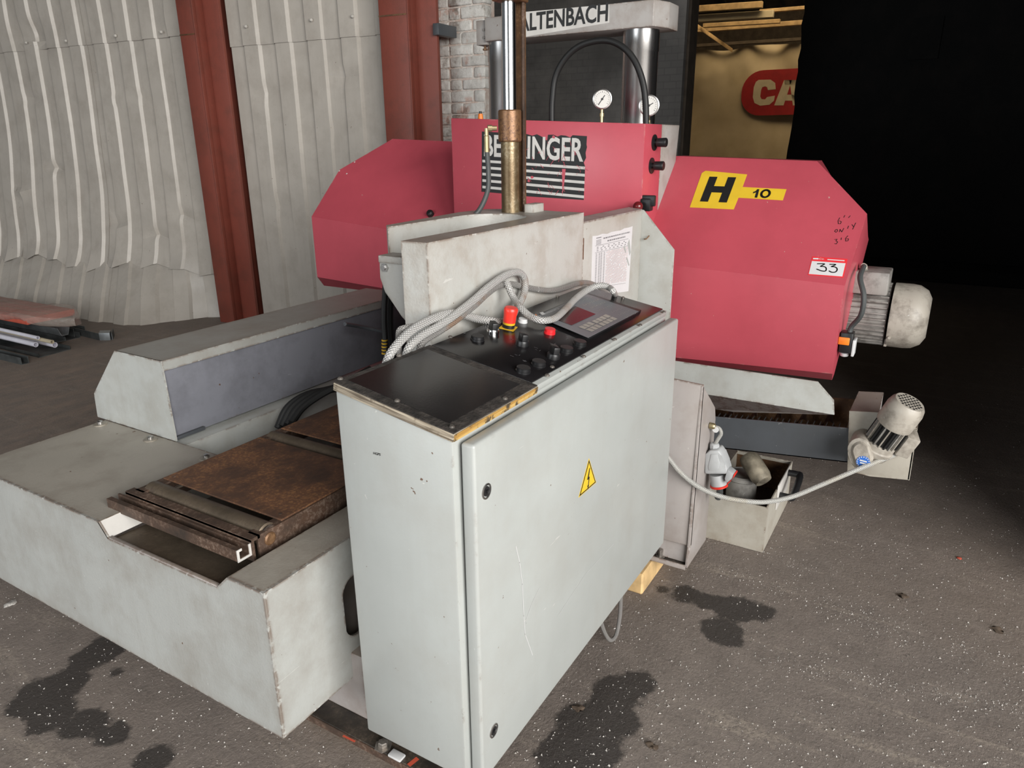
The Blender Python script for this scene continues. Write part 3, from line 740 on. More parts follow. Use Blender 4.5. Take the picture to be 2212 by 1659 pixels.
bm = B(); quadbox(bm, (1.95, 1.165, .62), (2.2, 1.40, 1.15), .004); part('vise_column', bm, 'dark_channel', SAW)
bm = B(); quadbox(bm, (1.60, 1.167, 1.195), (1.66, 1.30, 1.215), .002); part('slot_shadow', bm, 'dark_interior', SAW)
# jaw bracket at the open end
bx = 1.515
pts = [P(*q, X=bx) for q in ((818, 551), (880, 556), (880, 700), (868, 684), (831, 632), (820, 600))]
bm = B(); prism(bm, pts, (.05, 0, 0), .004); jb = part('jaw_bracket', bm, 'vise_grey', SAW)
a, b = P(817, 551, X=bx-.012), P(870, 572, X=bx-.012)
bm = B(); quadbox(bm, (bx-.014, b.y-.05, b.z), (bx+.05, a.y, a.z), .003); part('jaw_cap', bm, 'vise_grey', jb)
q = P(832, 578, X=bx); bm = B(); lathe(bm, q, (-1, 0, 0), [(.012, 0), (.012, .006), (.007, .006), (.007, .010)], 6); part('bolt', bm, 'steel_bright', jb)
bm = B(); quadbox(bm, (1.42, VY0+.002, .60), (2.25, 1.158, .905), .004); part('vise_apron', bm, 'vise_grey', SAW)
# chart plate to the right of the vise face, with its turned-in corner plate
YP = 1.108; pA, pB = P(1262, 481, Y=YP), P(1387, 457, Y=YP); XP = pB.x
bm = B(); prism(bm, [Vector((2.24, YP, 1.281)), Vector((XP, YP, 1.281)), Vector((XP, YP, .70)), Vector((2.24, YP, .70))], (0, .012, 0), .002); ch = part('chart_plate', bm, 'vise_grey', SAW)
bm = B(); prism(bm, [Vector((2.24, YP, 1.279)), Vector((XP, YP, 1.279)), Vector((XP, YP+.06, 1.285)), Vector((2.24, YP+.06, 1.285))], (0, 0, .005)); part('plate_flange', bm, 'beam_grey', ch)
c0, c1, c2_ = P(1456, 540, X=XP), P(1450, 665, X=XP), P(1446, 780, X=XP)
bm = B(); prism(bm, [Vector((XP, YP+.012, 1.281)), Vector((XP, YP-.005, 1.281)), c0, Vector((XP, c0.y, .70)), Vector((XP, YP+.012, .70))], (.010, 0, 0), .002); part('corner_plate', bm, 'chute_grey', ch)
bm = B(); q = P(1399, 516, X=XP); tube(bm, [q+Vector((-.004, .012, 0)), q+Vector((-.018, .006, 0)), q+Vector((-.02, -.004, .004)), q+Vector((-.006, -.008, .014))], .0025, 6); part('wire_hook', bm, 'rust_bar', ch)
bm = B(); quadbox(bm, (2.268, VY0+.002, 1.16), (2.285, YP, 1.235), .002); part('hinge_block', bm, 'rust_bar', ch)
# cutting chart taped to it
def cpt(px, py): return P(px, py, Y=YP)
q = [cpt(1280, 511), cpt(1366, 490), cpt(1357, 629), cpt(1276, 640)]
nY = Vector((0, -1, 0)); bm = B()
top = [q[0].lerp(q[1], i/9)+Vector((0, 0, random.uniform(-.003, .003))) for i in range(10)]
bot = [q[2].lerp(q[3], i/5) for i in range(6)]
decal(bm, top+bot, nY, .001); pap = part('cutting_chart', bm, 'paper_white', ch, 'torn white printed cutting-speed chart')
def uv(u, v): return (q[0].lerp(q[1], u)).lerp(q[3].lerp(q[2], u), v)+nY*.0012
def pr(u0, v0, u1, v1): return [uv(u0, v0), uv(u1, v0), uv(u1, v1), uv(u0, v1)]
bg, br_ = B(), B()
def addq(bm, pts): bm.faces.new([bm.verts.new(p) for p in pts])
addq(bg, pr(.08, .035, .20, .05))
for i in range(5): addq(bg, pr(.08, .075+i*.018, .20, .083+i*.018))
for v0, u0, u1 in ((.06, .25, .93), (.115, .35, .82)):
    u = u0
    while u < u1:
        du = random.uniform(.02, .05); addq(bg, pr(u, v0, min(u+du, u1), v0+.022)); u += du+.012
for v0 in (.165, .275): addq(bg, pr(.06, v0, .90, v0+.006))
for v0, n_ in ((.19, 6), (.215, 9), (.245, 8)):
    for i in range(n_): addq(bg, pr(.1+i*.8/n_, v0, .1+i*.8/n_+.04, v0+.012))
for i in range(31):
    v0 = .295+i*.0175
    for u0 in (.08, .15, .20, .27): addq(bg, pr(u0, v0, u0+.035, v0+.008))
    for k_ in range(18):
        if random.random() < .93: addq(br_ if (i+k_) % 3 else bg, pr(.34+k_*.032, v0, .34+k_*.032+.018, v0+.007))
addq(bg, pr(.30, .86, .90, .865))
part('printed_marks', bg, 'ink_grey', ch)['kind'] = 'stuff'; part('printed_figures', br_, 'ink_red', ch)['kind'] = 'stuff'
bm = B(); addq(bm, [cpt(1355, 526)+nY*.0016, cpt(1359, 517)+nY*.0016, cpt(1362, 545)+nY*.0016, cpt(1359, 552)+nY*.0016]); addq(bm, [cpt(1346, 533)+nY*.0016, cpt(1349, 530)+nY*.0016, cpt(1352, 545)+nY*.0016, cpt(1350, 546)+nY*.0016]); addq(bm, [cpt(1352, 557)+nY*.0016, cpt(1354, 555)+nY*.0016, cpt(1359, 573)+nY*.0016, cpt(1357, 574)+nY*.0016]); part('torn_patch', bm, 'guard_grey', ch)['kind'] = 'stuff'
# clamp cylinder on the vise
cb = P(1103, 458, Z=VZ); cxx, cyy = cb.x, cb.y
def at(p, dx=0, dy=0): return Vector((cxx+dx, cyy+dy, p))
bm = B(); lathe(bm, at(VZ-.005), (0, 0, 1), [(.031, 0), (.031, .24)], 28); cy_ = part('clamp_cylinder', bm, 'barrel', SAW, 'brassy stained hydraulic cylinder barrel')
bm = B(); lathe(bm, at(1.552), (0, 0, 1), [(.036, 0), (.039, .004), (.039, .096), (.036, .10)], 28); part('cylinder_collar', bm, 'collar_brown', cy_)
bm = B(); lathe(bm, at(1.60), (0, 0, 1), [(.0235, 0), (.0235, .38)], 24); part('piston_rod', bm, 'chrome', cy_)
bm = B(); quadbox(bm, (cxx-.04, cyy-.045, 1.972), (cxx+.05, cyy+.04, 2.02), .004); part('rod_clevis', bm, 'collar_brown', cy_)
bm = B(); quadbox(bm, (cxx+.040, P(1133, 200, X=cxx+.04).y, VZ-.01), (cxx+.052, cyy+.018, 2.3), .002); part('guide_bar', bm, 'rust_bar', cy_, 'rusty flat guide bar')
bm = B(); quadbox(bm, (cxx+.030, P(1133, 200, X=cxx+.04).y-.003, VZ-.01), (cxx+.0395, P(1133, 200, X=cxx+.04).y+.004, 2.3), .001); part('guide_bar_edge', bm, 'rust_dark', cy_)
bm = B(); quadbox(bm, (cxx+.01, cyy-.085, VZ-.01), (cxx+.085, cyy-.048, VZ+.028), .003); part('foot_block', bm, 'vise_grey', cy_)
ft = at(1.595, -.035, .03); bm = B(); lathe(bm, ft, Vector((-.5, .6, 0)), [(.008, 0), (.008, .016), (.011, .016), (.011, .03)], 10); part('elbow_fitting', bm, 'brass', cy_)
hp = ft+Vector((-.022, .026, 0)); bm = B(); lathe(bm, hp+Vector((0, 0, -.075)), (0, 0, 1), [(.009, 0), (.009, .05), (.007, .052), (.007, .075)], 10); part('hose_ferrule', bm, 'brass', cy_)
bm = B(); tube(bm, [hp+Vector((0, 0, -.07)), hp+Vector((.004, -.002, -.14)), hp+Vector((.0, .0, -.20)), hp+Vector((-.02, .02, -.26)), hp+Vector((-.05, .05, -.30))], .0085); part('cylinder_hose', bm, 'cable_grey', cy_)

# --- red hydraulic box with its decal
XF = 2.95
bTL, bTR = P(974, 255, X=XF), P(1394, 267, X=XF); bBL, bBR = P(978, 520, X=XF), P(1378, 520, X=XF)
bBR.y = bTR.y; bBL.y = bTL.y
bm = B(); prism(bm, [bTL, bTR, bBR, bBL], (.20, 0, 0), .0025); box_ = part('hydraulic_box', bm, 'red_paint', SAW, 'red sheet-metal box with lettered decal')
s0 = Vector((XF+.2, bTR.y, bTR.z)); xw = P(1468, 272, Y=bTR.y).x
bm = B(); prism(bm, [Vector((XF+.20, bTR.y, bTR.z)), Vector((xw, bTR.y, bTR.z)), Vector((xw-.06, bTR.y, 1.20)), Vector((XF+.20, bTR.y, 1.20))], (0, .9, 0), .003); part('pump_cover', bm, 'beam_grey', box_, 'pale grey rear cover of the box')
tilt = (bTL-bTR).normalized(); vdir = Vector((0, -tilt.z, tilt.y)); nX = Vector((-1, 0, 0))
def bpx(px, py, d=0): return P(px, py, X=XF-d)
bm = B()
top = [bpx(1041, 284), bpx(1075, 286), bpx(1136, 289)]
for i, (x_, y_) in enumerate(((1150, 293), (1160, 290), (1172, 296), (1182, 304), (1184, 291), (1196, 291), (1204, 295), (1212, 292), (1222, 293), (1232, 297), (1237, 292))): top.append(bpx(x_, y_))
decal(bm, top+[bpx(1268, 294), bpx(1267, 312), bpx(1268, 318), bpx(1265, 330), bpx(1266, 341), bpx(1261, 351), bpx(1264, 360), bpx(1261, 432), bpx(1137, 424), bpx(1085, 418), bpx(1040, 414), bpx(1041, 330)], nX); dk = part('decal', bm, 'ink_black', box_, 'scratched black name decal')
bm = text_bm('BEHRINGER', (bpx(1046, 338), bpx(1260, 350), bpx(1046, 290)), nX, .024, .0015); part('decal_lettering', bm, 'white_paint', box_)
bm = B()
for i in range(5):
    f = i
    L0_, R0_ = (1042, 345+f*14.0), (1264, 360+f*15.6)
    addq(bm, [bpx(L0_[0], L0_[1], .0015), bpx(R0_[0]-f*.6, R0_[1], .0015), bpx(R0_[0]-f*.6, R0_[1]+6, .0015), bpx(L0_[0], L0_[1]+5.6, .0015)])
part('decal_stripes', bm, 'white_paint', box_)
bm = B(); addq(bm, [bpx(1214, 365, .002), bpx(1222, 365, .002), bpx(1219, 395, .002), bpx(1215, 423, .002)])
for _ in range(46):
    x_, y_ = random.uniform(1138, 1262), random.uniform(300, 420); a_ = random.choice((1.2, 1.9, 2.3, .8))+random.uniform(-.3, .3); l_ = random.uniform(4, 16)
    stroke(bm, [bpx(x_, y_, .0012), bpx(x_+l_*math.cos(a_), y_+l_*math.sin(a_), .0012)], nX, random.uniform(.0008, .0022), .001)
for x_, y_, r_ in ((1149, 383, 4), (1142, 391, 3), (1196, 296, 4), (1180, 300, 3)):
    bm.faces.new([bm.verts.new(bpx(x_+r_*math.cos(i*1.05)*random.uniform(.7, 1.1), y_+r_*math.sin(i*1.05)*random.uniform(.7, 1.1), .002)) for i in range(6)])
part('decal_scratches', bm, 'red_paint', box_)['kind'] = 'stuff'
# two black rotary knobs on the side of the box
ySide = bTR.y
for px, py in ((1413, 308), (1407, 358)):
    q = P(px, py, Y=ySide); bm = B(); lathe(bm, q, (0, -1, 0), [(.033, -.002), (.033, .004)], 24); kn = part('knob_escutcheon', bm, 'black_plastic', box_)
    bm = B(); lathe(bm, q, (0, -1, 0), [(.012, .002), (.012, .014), (.018, .015), (.019, .052), (.017, .055)], 24); part('knob', bm, 'black_plastic', kn)
# top fittings: beacon, arc hose, gauges
q = P(1038, 258, X=XF+.06); bm = B(); lathe(bm, q-Vector((0, 0, .02)), (0, 0, 1), [(.014, 0), (.012, .03), (.010, .045)], 14); bc = part('orange_cap', bm, 'orange', box_)
bm = B(); lathe(bm, q+Vector((0, 0, .024)), (0, 0, 1), [(.007, 0), (.006, .012)], 10); part('cap_tip', bm, 'black_plastic', bc)
XH = XF+.12
bm = B(); tube(bm, [P(*q, X=XH) for q in ((1193, 285), (1192, 255), (1193, 215), (1200, 165), (1222, 125), (1255, 98), (1300, 87), (1335, 95), (1365, 122), (1385, 165), (1394, 215), (1396, 290))], .0135, 14, 10); part('arc_hose', bm, 'black_rubber', box_)
def gauge(px, py, X, r, ndl):
    c = P(px, py, X=X); ax = Vector((-.88, -.40, 0)).normalized(); u_, v_, a_ = Vector((0, 0, 1)).cross(ax).normalized(), Vector((0, 0, 1)), ax
    bm = B(); lathe(bm, c-ax*.03, ax, [(r*.9, 0), (r, .006), (r, .030), (r*1.04, .034), (r*.93, .036), (r*.91, .031)], 32); g = part('pressure_gauge', bm, 'steel_bright', box_)
    bm = B(); lathe(bm, c-ax*.0, ax, [(r*.91, 0), (r*.9, .002)], 32); part('gauge_dial', bm, 'dial_white', g)
    bm = B(); d = -u_*math.sin(ndl)+v_*math.cos(ndl); stroke(bm, [c-d*r*.7+ax*.003, c+d*r*.45+ax*.003], ax, r*.08)
    lathe(bm, c+ax*.002, ax, [(r*.12, 0), (r*.12, .003)], 12)
    for i in range(17):
        a2 = math.radians(-130+i*16.25); e = -u_*math.sin(a2)+v_*math.cos(a2); stroke(bm, [c+e*r*.66+ax*.002, c+e*r*(.82 if i % 4 == 0 else .75)+ax*.002], ax, r*.03)
    part('gauge_needle', bm, 'ink_black', g)
    bm = B(); lathe(bm, c-ax*.012-Vector((0, 0, r*.98)), (0, 0, -1), [(.007, 0), (.007, .018), (.011, .018), (.011, .032), (.008, .032), (.008, .09)], 10); part('gauge_stem', bm, 'brass', g)
gauge(1301, 214, XF+.14, .040, math.radians(-35)); gauge(1402, 228, XF+.20, .042, math.radians(-60))

# --- guide columns and head beam
XC = 3.36
cr = (P(1380, 200, X=XC), P(1090, 200, X=XC))
for c in cr:
    bm = B(); lathe(bm, (XC, c.y, 1.15), (0, 0, 1), [(.079, 0), (.079, .78), (.0815, .785), (.0815, .93)], 40); part('guide_column', bm, 'column_steel', SAW, 'polished steel guide column')
XM = 3.255
zt0, zb0_ = P(1131, 26, X=XM).z, P(1131, 82, X=XM).z; zt1, zb1_ = P(1378, 5, X=XM).z, P(1345, 62, X=XM).z
yl_, yr_ = P(1047, 60, X=XM).y, P(1411, 40, X=XM).y; yr2 = P(1446, 30, X=XM+.1).y
ztm, zbm = (zt0+zt1)/2, (zb0_+zb1_)/2
bm = B(); prism(bm, [Vector((XM, yl_, zbm)), Vector((XM, yr_, zbm)), Vector((XM+.10, yr2, zbm)), Vector((XM+.22, yr2, zbm)), Vector((XM+.22, yl_, zbm))], (0, 0, ztm-zbm), .003); bmn = part('head_beam', bm, 'beam_grey', SAW, 'grey beam across the guide columns')
a, b = P(1023, 38, X=XM), P(1048, 80, X=XM)
bm = B(); quadbox(bm, (XM+.02, yl_+.002, zbm-.012), (XM+.14, a.y, ztm-.006), .003); eb = part('end_bracket', bm, 'beam_grey', bmn)
for dz in (.02, .055):
    bm = B(); lathe(bm, (XM+.02, (yl_+a.y)/2-.015, zbm+dz), (-1, 0, 0), [(.007, 0), (.007, .005)], 6); part('bolt', bm, 'bolt_steel', bmn)
bm = B(); lathe(bm, (XM+.05, (yl_+a.y)/2, zbm-.034), (0, 0, 1), [(.012, 0), (.012, .008), (.006, .008), (.006, .024)], 8); part('bolt', bm, 'rust_bar', bmn)
w0, w1, w2, w3 = P(1086, 88, X=XM), P(1316, 50, X=XM), P(1316, 9, X=XM), P(1086, 30, X=XM)
bm = B(); decal(bm, [w0, P(1316, 49, X=XM), P(1316, 9.5, X=XM), w3], nX); part('name_strip', bm, 'white_paint', bmn, 'white name strip')
bm = text_bm('KALTENBACH', (P(1103, 72, X=XM), P(1313, 46, X=XM), P(1103, 34, X=XM)), nX, .024, .0016); part('lettering', bm, 'ink_black', bmn)

# --- wheel housings
def plane45(p0, p1):
    u_ = (p1-p0).normalized(); n_ = u_.cross(Vector((1, 0, 1)).normalized()); return n_ if n_.x < 0 else -n_
# right housing
A0, A1 = P(1366, 563, X=XF), P(1825, 617, X=XF)
B0, B1 = P(1380, 765, X=XF), P(1794, 807, X=XF); B0.y = A0.y; B1.y = A1.y
nU = plane45(A0, A1)
C1, D1, D0 = PP(1873, 462, A0, nU), PP(1765, 348, A0, nU), PP(1471, 337, A0, nU)
D0.y = A0.y-.02
bm = B(); vA = lambda p: bm.verts.new(p)
XBK = 3.52
fr = [A0, B0, B1, A1, C1, D1, D0]
side = {0: None}
low0, low1 = B0+Vector((.05, 0, -.03)), P(1797, 821, X=XF+.03)
bk = lambda p: Vector((max(p.x+.02, 3.30) if p.z > 1.3 else p.x+.10, p.y, p.z))
verts = {k_: vA(p) for k_, p in dict(A0=A0, A1=A1, B0=B0, B1=B1, C1=C1, D1=D1, D0=D0, L0=low0, L1=low1).items()}
C2 = P(1875, 510, Y=C1.y); verts['C2'] = vA(C2)
D0b, D1b, = vA(D0+Vector((.12, 0, 0))), vA(D1+Vector((.12, 0, 0))); A0b = vA(Vector((C2.x+.1, A0.y, .95))); L0b = vA(low0+Vector((.35, 0, .05))); L1b = vA(low1+Vector((.05, 0, .01))); C2b = vA(C2+Vector((.05, 0, -.02)))
F_ = bm.faces.new; V = verts
F_((V['A0'], V['B0'], V['B1'], V['A1'])); F_((V['A0'], V['A1'], V['C1'], V['D1'], V['D0'])); F_((V['B0'], V['L0'], V['L1'], V['B1']))
F_((V['A1'], V['B1'], V['L1'], V['C2'], V['C1'])); F_((V['C1'], V['C2'], C2b, D1b, V['D1'])); F_((V['D0'], V['D1'], D1b, D0b)); F_((V['A0'], V['D0'], D0b, A0b, L0b, V['L0'], V['B0']))
F_((V['L0'], L0b, L1b, V['L1'])); F_((V['L1'], L1b, C2b, V['C2'])); F_((D0b, D1b, C2b, L1b, L0b, A0b))
es = [e for e in bm.edges if len(e.link_faces) == 2 and {e.verts[0], e.verts[1]} & {V['A0'], V['A1'], V['C1'], V['D1'], V['D0'], V['B0'], V['B1']}]
hr = part('wheel_housing', bm, 'red_paint', SAW, 'red right-hand blade wheel housing', ang=3)
up45 = (nU.cross((A1-A0).normalized())).normalized(); up45 = up45 if up45.z > 0 else -up45
def hpx(px, py, d=.0): return PP(px, py, A0+nU*d, nU)
bm = B(); decal(bm, [hpx(1490, 448), hpx(1585, 452.5), hpx(1593, 433), hpx(1606, 399), hpx(1614, 377), hpx(1524, 369), hpx(1516, 374)], nU); part('letter_sticker', bm, 'sticker_yellow', hr, 'yellow sticker with black letter')
bm = B(); decal(bm, [hpx(1592, 427), hpx(1601, 404), hpx(1699, 409), hpx(1691, 433)], nU, .0008); part('number_sticker', bm, 'sticker_yellow', hr, 'small yellow number sticker')
bm = text_bm('H', (hpx(1512, 435.5), hpx(1570, 438), hpx(1533, 382)), nU, .055, .0016); part('sticker_letter', bm, 'ink_black', hr)
nx_ = lambda x, y: hpx(1400+x/2.724, y/2.724)+nU*.0018
bm = B(); bm.faces.new([bm.verts.new(nx_(*p)) for p in ((619, 1131), (633, 1126), (643, 1115), (655, 1115), (642, 1165), (627, 1164), (636, 1133), (618, 1140))]); part('sticker_digit', bm, 'ink_black', hr)
bm = B(); stroke(bm, [nx_(691+24*math.cos(i*.2618)-5*math.sin(i*.2618), 1141+21*math.sin(i*.2618)) for i in range(25)], nU, .0095, 0); part('sticker_digit', bm, 'ink_black', hr)
# lot sticker
bm = B(); decal(bm, [hpx(1745, 594), hpx(1822, 600), hpx(1831, 559.5), hpx(1754.5, 554)], nU); part('lot_sticker', bm, 'sticker_red', hr, 'red-framed lot number sticker')
bm = B(); decal(bm, [hpx(1747, 592), hpx(1819.5, 597.5), hpx(1826.5, 569), hpx(1754, 564)], nU, .001); part('lot_field', bm, 'paper_white', hr)
def zpx(x, y): return hpx(1740+x/22.12, 540+y/22.12)
bm = B()
for pts in ([(570, 670), (900, 672), (830, 730), (720, 795), (860, 800), (960, 840), (995, 910), (980, 985), (940, 1015), (870, 1025), (740, 1000), (640, 965), (540, 925)],
            [(1165, 695), (1430, 700), (1370, 750), (1240, 805), (1370, 815), (1470, 855), (1515, 930), (1490, 1010), (1430, 1060), (1330, 1080), (1230, 1065), (1130, 1015)]):
    sp_ = smooth_path([zpx(*p) for p in pts], 3); stroke(bm, sp_, nU, .0045, .0016)
part('handwritten_number', bm, 'ink_black', hr)
bm = text_bm('Co.', (zpx(640, 470), zpx(900, 478), zpx(660, 390)), nU, 0, .0018)
part('sticker_print', bm, 'paper_white', hr)
bm = B(); addq(bm, [zpx(355, 455)+nU*.0018, zpx(620, 465)+nU*.0018, zpx(628, 400)+nU*.0018, zpx(365, 395)+nU*.0018]); part('sticker_print', bm, 'paper_white', hr); bm = B(); addq(bm, [zpx(1040, 488)+nU*.0018, zpx(1860, 548)+nU*.0018, zpx(1870, 505)+nU*.0018, zpx(1048, 448)+nU*.0018]); part('sticker_print', bm, 'paper_white', hr)
# marker scrawl
bm = B(); sc_ = lambda x, y: hpx(1400+x/2.724, y/2.724)
for pts in ([(1128, 1282), (1118, 1300), (1120, 1318), (1132, 1318), (1138, 1306), (1126, 1300)], [(1158, 1268), (1152, 1280)], [(1190, 1270), (1180, 1282)],
            [(1105, 1352), (1098, 1362), (1106, 1368), (1116, 1360), (1112, 1350), (1105, 1352)], [(1126, 1366), (1130, 1350), (1140, 1366), (1152, 1344)], [(1180, 1330), (1174, 1346)], [(1200, 1322), (1210, 1336)], [(1222, 1312), (1204, 1350)],
            [(1098, 1410), (1112, 1408), (1106, 1418), (1116, 1424), (1108, 1436), (1098, 1434)], [(1138, 1400), (1136, 1412)], [(1176, 1388), (1162, 1404), (1164, 1420), (1176, 1418), (1180, 1406), (1168, 1406)]):
    stroke(bm, [sc_(*p) for p in pts], nU, .0022, .001)
part('marker_scrawl', bm, 'ink_black', hr, 'handwritten black marker note')['kind'] = 'stuff'
# red ball handle and latch beside the box
q = P(1378, 446, Y=1.135); bm = B(); bmesh.ops.create_icosphere(bm, subdivisions=3, radius=.021, matrix=Matrix.Translation(q)); bh = part('ball_handle', bm, 'maroon_ball', SAW)
bm = B(); cyl(bm, q+Vector((0, 0, -.14)), q+Vector((0, 0, -.015)), .006, 12); part('handle_stem', bm, 'bolt_steel', bh)
q2 = P(1396, 440, Y=1.12); bm = B(); quadbox(bm, (q2.x-.02, q2.y-.025, q2.z-.03), (q2.x+.02, q2.y+.02, q2.z+.022), .006); quadbox(bm, (q2.x-.01, q2.y-.04, q2.z-.01), (q2.x+.01, q2.y+.03, q2.z+.035), .005); part('latch', bm, 'black_plastic', SAW)
# left housing
lA0 = P(673, 468, X=XF); lA1 = P(985, 521, X=XF); lB0 = P(682, 598, X=XF); lB0.y = lA0.y; lB1 = P(985, 650, X=XF); lB1.y = lA1.y
nL = plane45(lA1, lA0)
lC, lD, lE = PP(733, 367, lA0, nL), PP(848, 300, lA0, nL), PP(1000, 311, lA0, nL)
lE.y = lA1.y
bm = B(); f1 = [lA0, lB0, lB1, lA1]; vv = {k_: bm.verts.new(p) for k_, p in dict(a=lA0, b=lB0, c=lB1, d=lA1, e=lE, f=lD, g=lC, l0=P(700, 617, X=XF+.10), l1=lB1+Vector((.1, 0, -.03))).items()}
bm.faces.new([vv[k_] for k_ in 'abcd']); bm.faces.new([vv[k_] for k_ in 'adefg']); bm.faces.new([vv[k_] for k_ in ('b', 'l0', 'l1', 'c')])
back = {k_: bm.verts.new(vv[k_].co+Vector((.14, -.02, -.02))) for k_ in ('a', 'e', 'f', 'g', 'l0', 'l1', 'd')}
bm.faces.new((vv['e'], back['e'], back['f'], vv['f'])); bm.faces.new((vv['f'], back['f'], back['g'], vv['g'])); bm.faces.new((vv['g'], back['g'], back['a'], vv['a'])); bm.faces.new((vv['a'], back['a'], back['l0'], vv['l0'], vv['b']))
bm.faces.new((vv['l0'], back['l0'], back['l1'], vv['l1'])); bm.faces.new((vv['c'], vv['l1'], back['l1'], back['d'], back['e'], vv['e'], vv['d']))
bm.faces.new((back['a'], back['g'], back['f'], back['e'], back['d'], back['l1'], back['l0']))
hl = part('wheel_housing', bm, 'red_paint', SAW, 'red left-hand blade wheel housing', ang=3)
q = PP(931, 464, lA0, nL); bm = B(); lathe(bm, q, nL, [(.018, 0), (.018, .018), (.012, .026)], 16); part('rubber_stop', bm, 'black_rubber', hl)
bm = B()
for x_, y_ in ((766, 349), (733, 368), (749, 374)): lathe(bm, PP(x_, y_+1, lA0, nL), nL, [(.005, 0), (.004, .0008)], 7)
part('paint_chips', bm, 'white_paint', hl)['kind'] = 'stuff'

# --- drive motor at the right end
MX = 3.30; mz = (P(1915, 745, X=MX).z+P(1935, 612, X=MX).z)/2; mr = .128
yc0 = P(1925, 680, X=MX).y; yc1 = P(2006, 690, X=MX-.06).y
bm = B(); L = yc0-yc1
lathe(bm, (MX, yc0, mz), (0, -1, 0), [(mr*1.03, 0), (mr*1.03, L*.45), (mr*1.0, L*.66), (mr*.86, L*.88), (mr*.62, L), (mr*.3, L*1.0)], 48); mt = part('motor_cowl', bm, 'motor_cream', SAW, 'dirty cream fan cowl of the drive motor')
bm = B(); lathe(bm, (MX, yc0+.01, mz), (0, 1, 0), [(mr*.86, 0), (mr*.86, .36)], 40); mb = part('motor_body', bm, 'motor_grey', SAW)
fin = None
for i in range(34):
    a_ = 2*math.pi*i/34; c_, s_ = math.cos(a_), math.sin(a_); bm = B()
    o_ = Vector((MX, yc0+.012, mz))+Vector((c_, 0, s_))*mr*.84; tdir = Vector((-s_, 0, c_))
    orient_box(bm, o_-tdir*.0022, Vector((0, .34, 0)), tdir*.0044, Vector((c_, 0, s_))*mr*.17); part('cooling_fin', bm, 'motor_grey', mb)
bm = B(); quadbox(bm, (MX-.14, yc0+.02, mz+.10), (MX+.02, yc0+.15, mz+.19), .006); part('terminal_box', bm, 'motor_grey', mb)
q = P(1866, 578, X=MX-.1); bm = B(); lathe(bm, q, (-.6, 0, .3), [(.014, -.02), (.014, .012), (.009, .014), (.009, .03)], 10); part('cable_gland', bm, 'motor_cream', mb)
bm = B(); quadbox(bm, (MX-.07, yc0-.004, mz-.12), (MX-.055, yc0+.006, mz-.09)); part('cowl_clip', bm, 'motor_cream', mt); bm = B(); lathe(bm, (MX-.11, yc0-.012, mz-.07), (-1, 0, 0), [(.006, 0), (.006, .012)], 8); part('cowl_screw', bm, 'motor_cream', mt)
bm = B(); tube(bm, [P(1866, 575, X=3.1), P(1858, 600, X=3.02), P(1866, 640, X=2.98), P(1860, 680, X=2.98), P(1840, 705, X=3.0), P(1834, 722, X=3.0)], .010); part('motor_cable', bm, 'cable_grey', SAW)
q = P(1828, 735, X=3.0); bm = B(); quadbox(bm, (q.x-.03, q.y-.025, q.z-.045), (q.x+.03, q.y+.02, q.z+.035), .004); cn_ = part('motor_connector', bm, 'black_plastic', SAW)
bm = B(); quadbox(bm, (q.x-.034, q.y-.015, q.z-.012), (q.x-.02, q.y+.025, q.z+.018), .003); part('latch_clip', bm, 'orange', cn_)
bm = B(); quadbox(bm, (q.x-.03, q.y-.036, q.z-.055), (q.x+.03, q.y-.026, q.z+.01), .002); lathe(bm, q+Vector((0, .0, -.06)), (-.2, 0, 1), [(.016, 0), (.018, .014)], 14); part('connector_base', bm, 'white_plastic', cn_)

# --- chute below the right housing and its leg
XCH = 2.60
cpts = [P(*q, X=XCH) for q in ((1405, 773), (1766, 825), (1801, 865), (1802, 896), (1527, 852), (1405, 835))]
cpts[0].z = cpts[1].z = .745
bm = B(); prism(bm, cpts, (.006, 0, 0)); ct = part('chip_chute', bm, 'chute_grey', SAW, 'pale grey sheet chute with clipped corner')
bm = B(); b0, b1, b2 = P(1527, 852, X=XCH), P(1802, 896, X=XCH), P(1802, 893, X=XCH)
b3 = P(1545, 884, X=XCH+.12); b4 = P(1585, 890, X=XCH+.12)
vs = [bm.verts.new(p) for p in (b0, b1, b1+Vector((.03, 0, -.004)), b4, b3)]; bm.faces.new(vs)
bmesh.ops.solidify(bm, geom=bm.faces[:], thickness=.004); part('chute_underside', bm, 'leg_grey', ct)
XL = 2.262
lp0 = P(1519, 837, X=XL); lb = P(1487, 1223, X=XL); YL0 = lp0.y
bm = B(); prism(bm, [Vector((XL, YL0, .78)), Vector((XL, 1.0, .80)), Vector((XL, 1.0, .17)), Vector((XL, YL0, .17))], (.012, 0, 0), .002)
lg_ = part('support_leg', bm, 'leg_grey', SAW, 'pinkish grey support leg with gusset')
bm = B(); prism(bm, [Vector((XL, YL0, .78)), P(1545, 880, Y=YL0), P(1546, 905, Y=YL0), Vector((2.47, YL0, .09)), Vector((XL-.02, YL0, .09)), Vector((XL-.006, YL0, .17))], (0, .010, 0), .002); part('leg_flange', bm, 'leg_grey', lg_)
bm = B(); quadbox(bm, (XL-.03, YL0+.004, .086), (2.47, 1.0, .098), .002); part('foot_plate', bm, 'plate_oily', lg_)
bm = B(); quadbox(bm, (XL-.032, YL0+.004, .088), (XL-.026, 1.0, .106), .001); part('foot_edge', bm, 'leg_grey', lg_)
bm = B(); prism(bm, [Vector((XL+.012, YL0+.01, .17)), Vector((XL+.10, YL0+.01, .17)), Vector((XL+.10, YL0+.01, .10)), Vector((XL-.0, YL0+.01, .10))], (0, .3, 0)); part('foot_recess', bm, 'leg_grey', lg_)
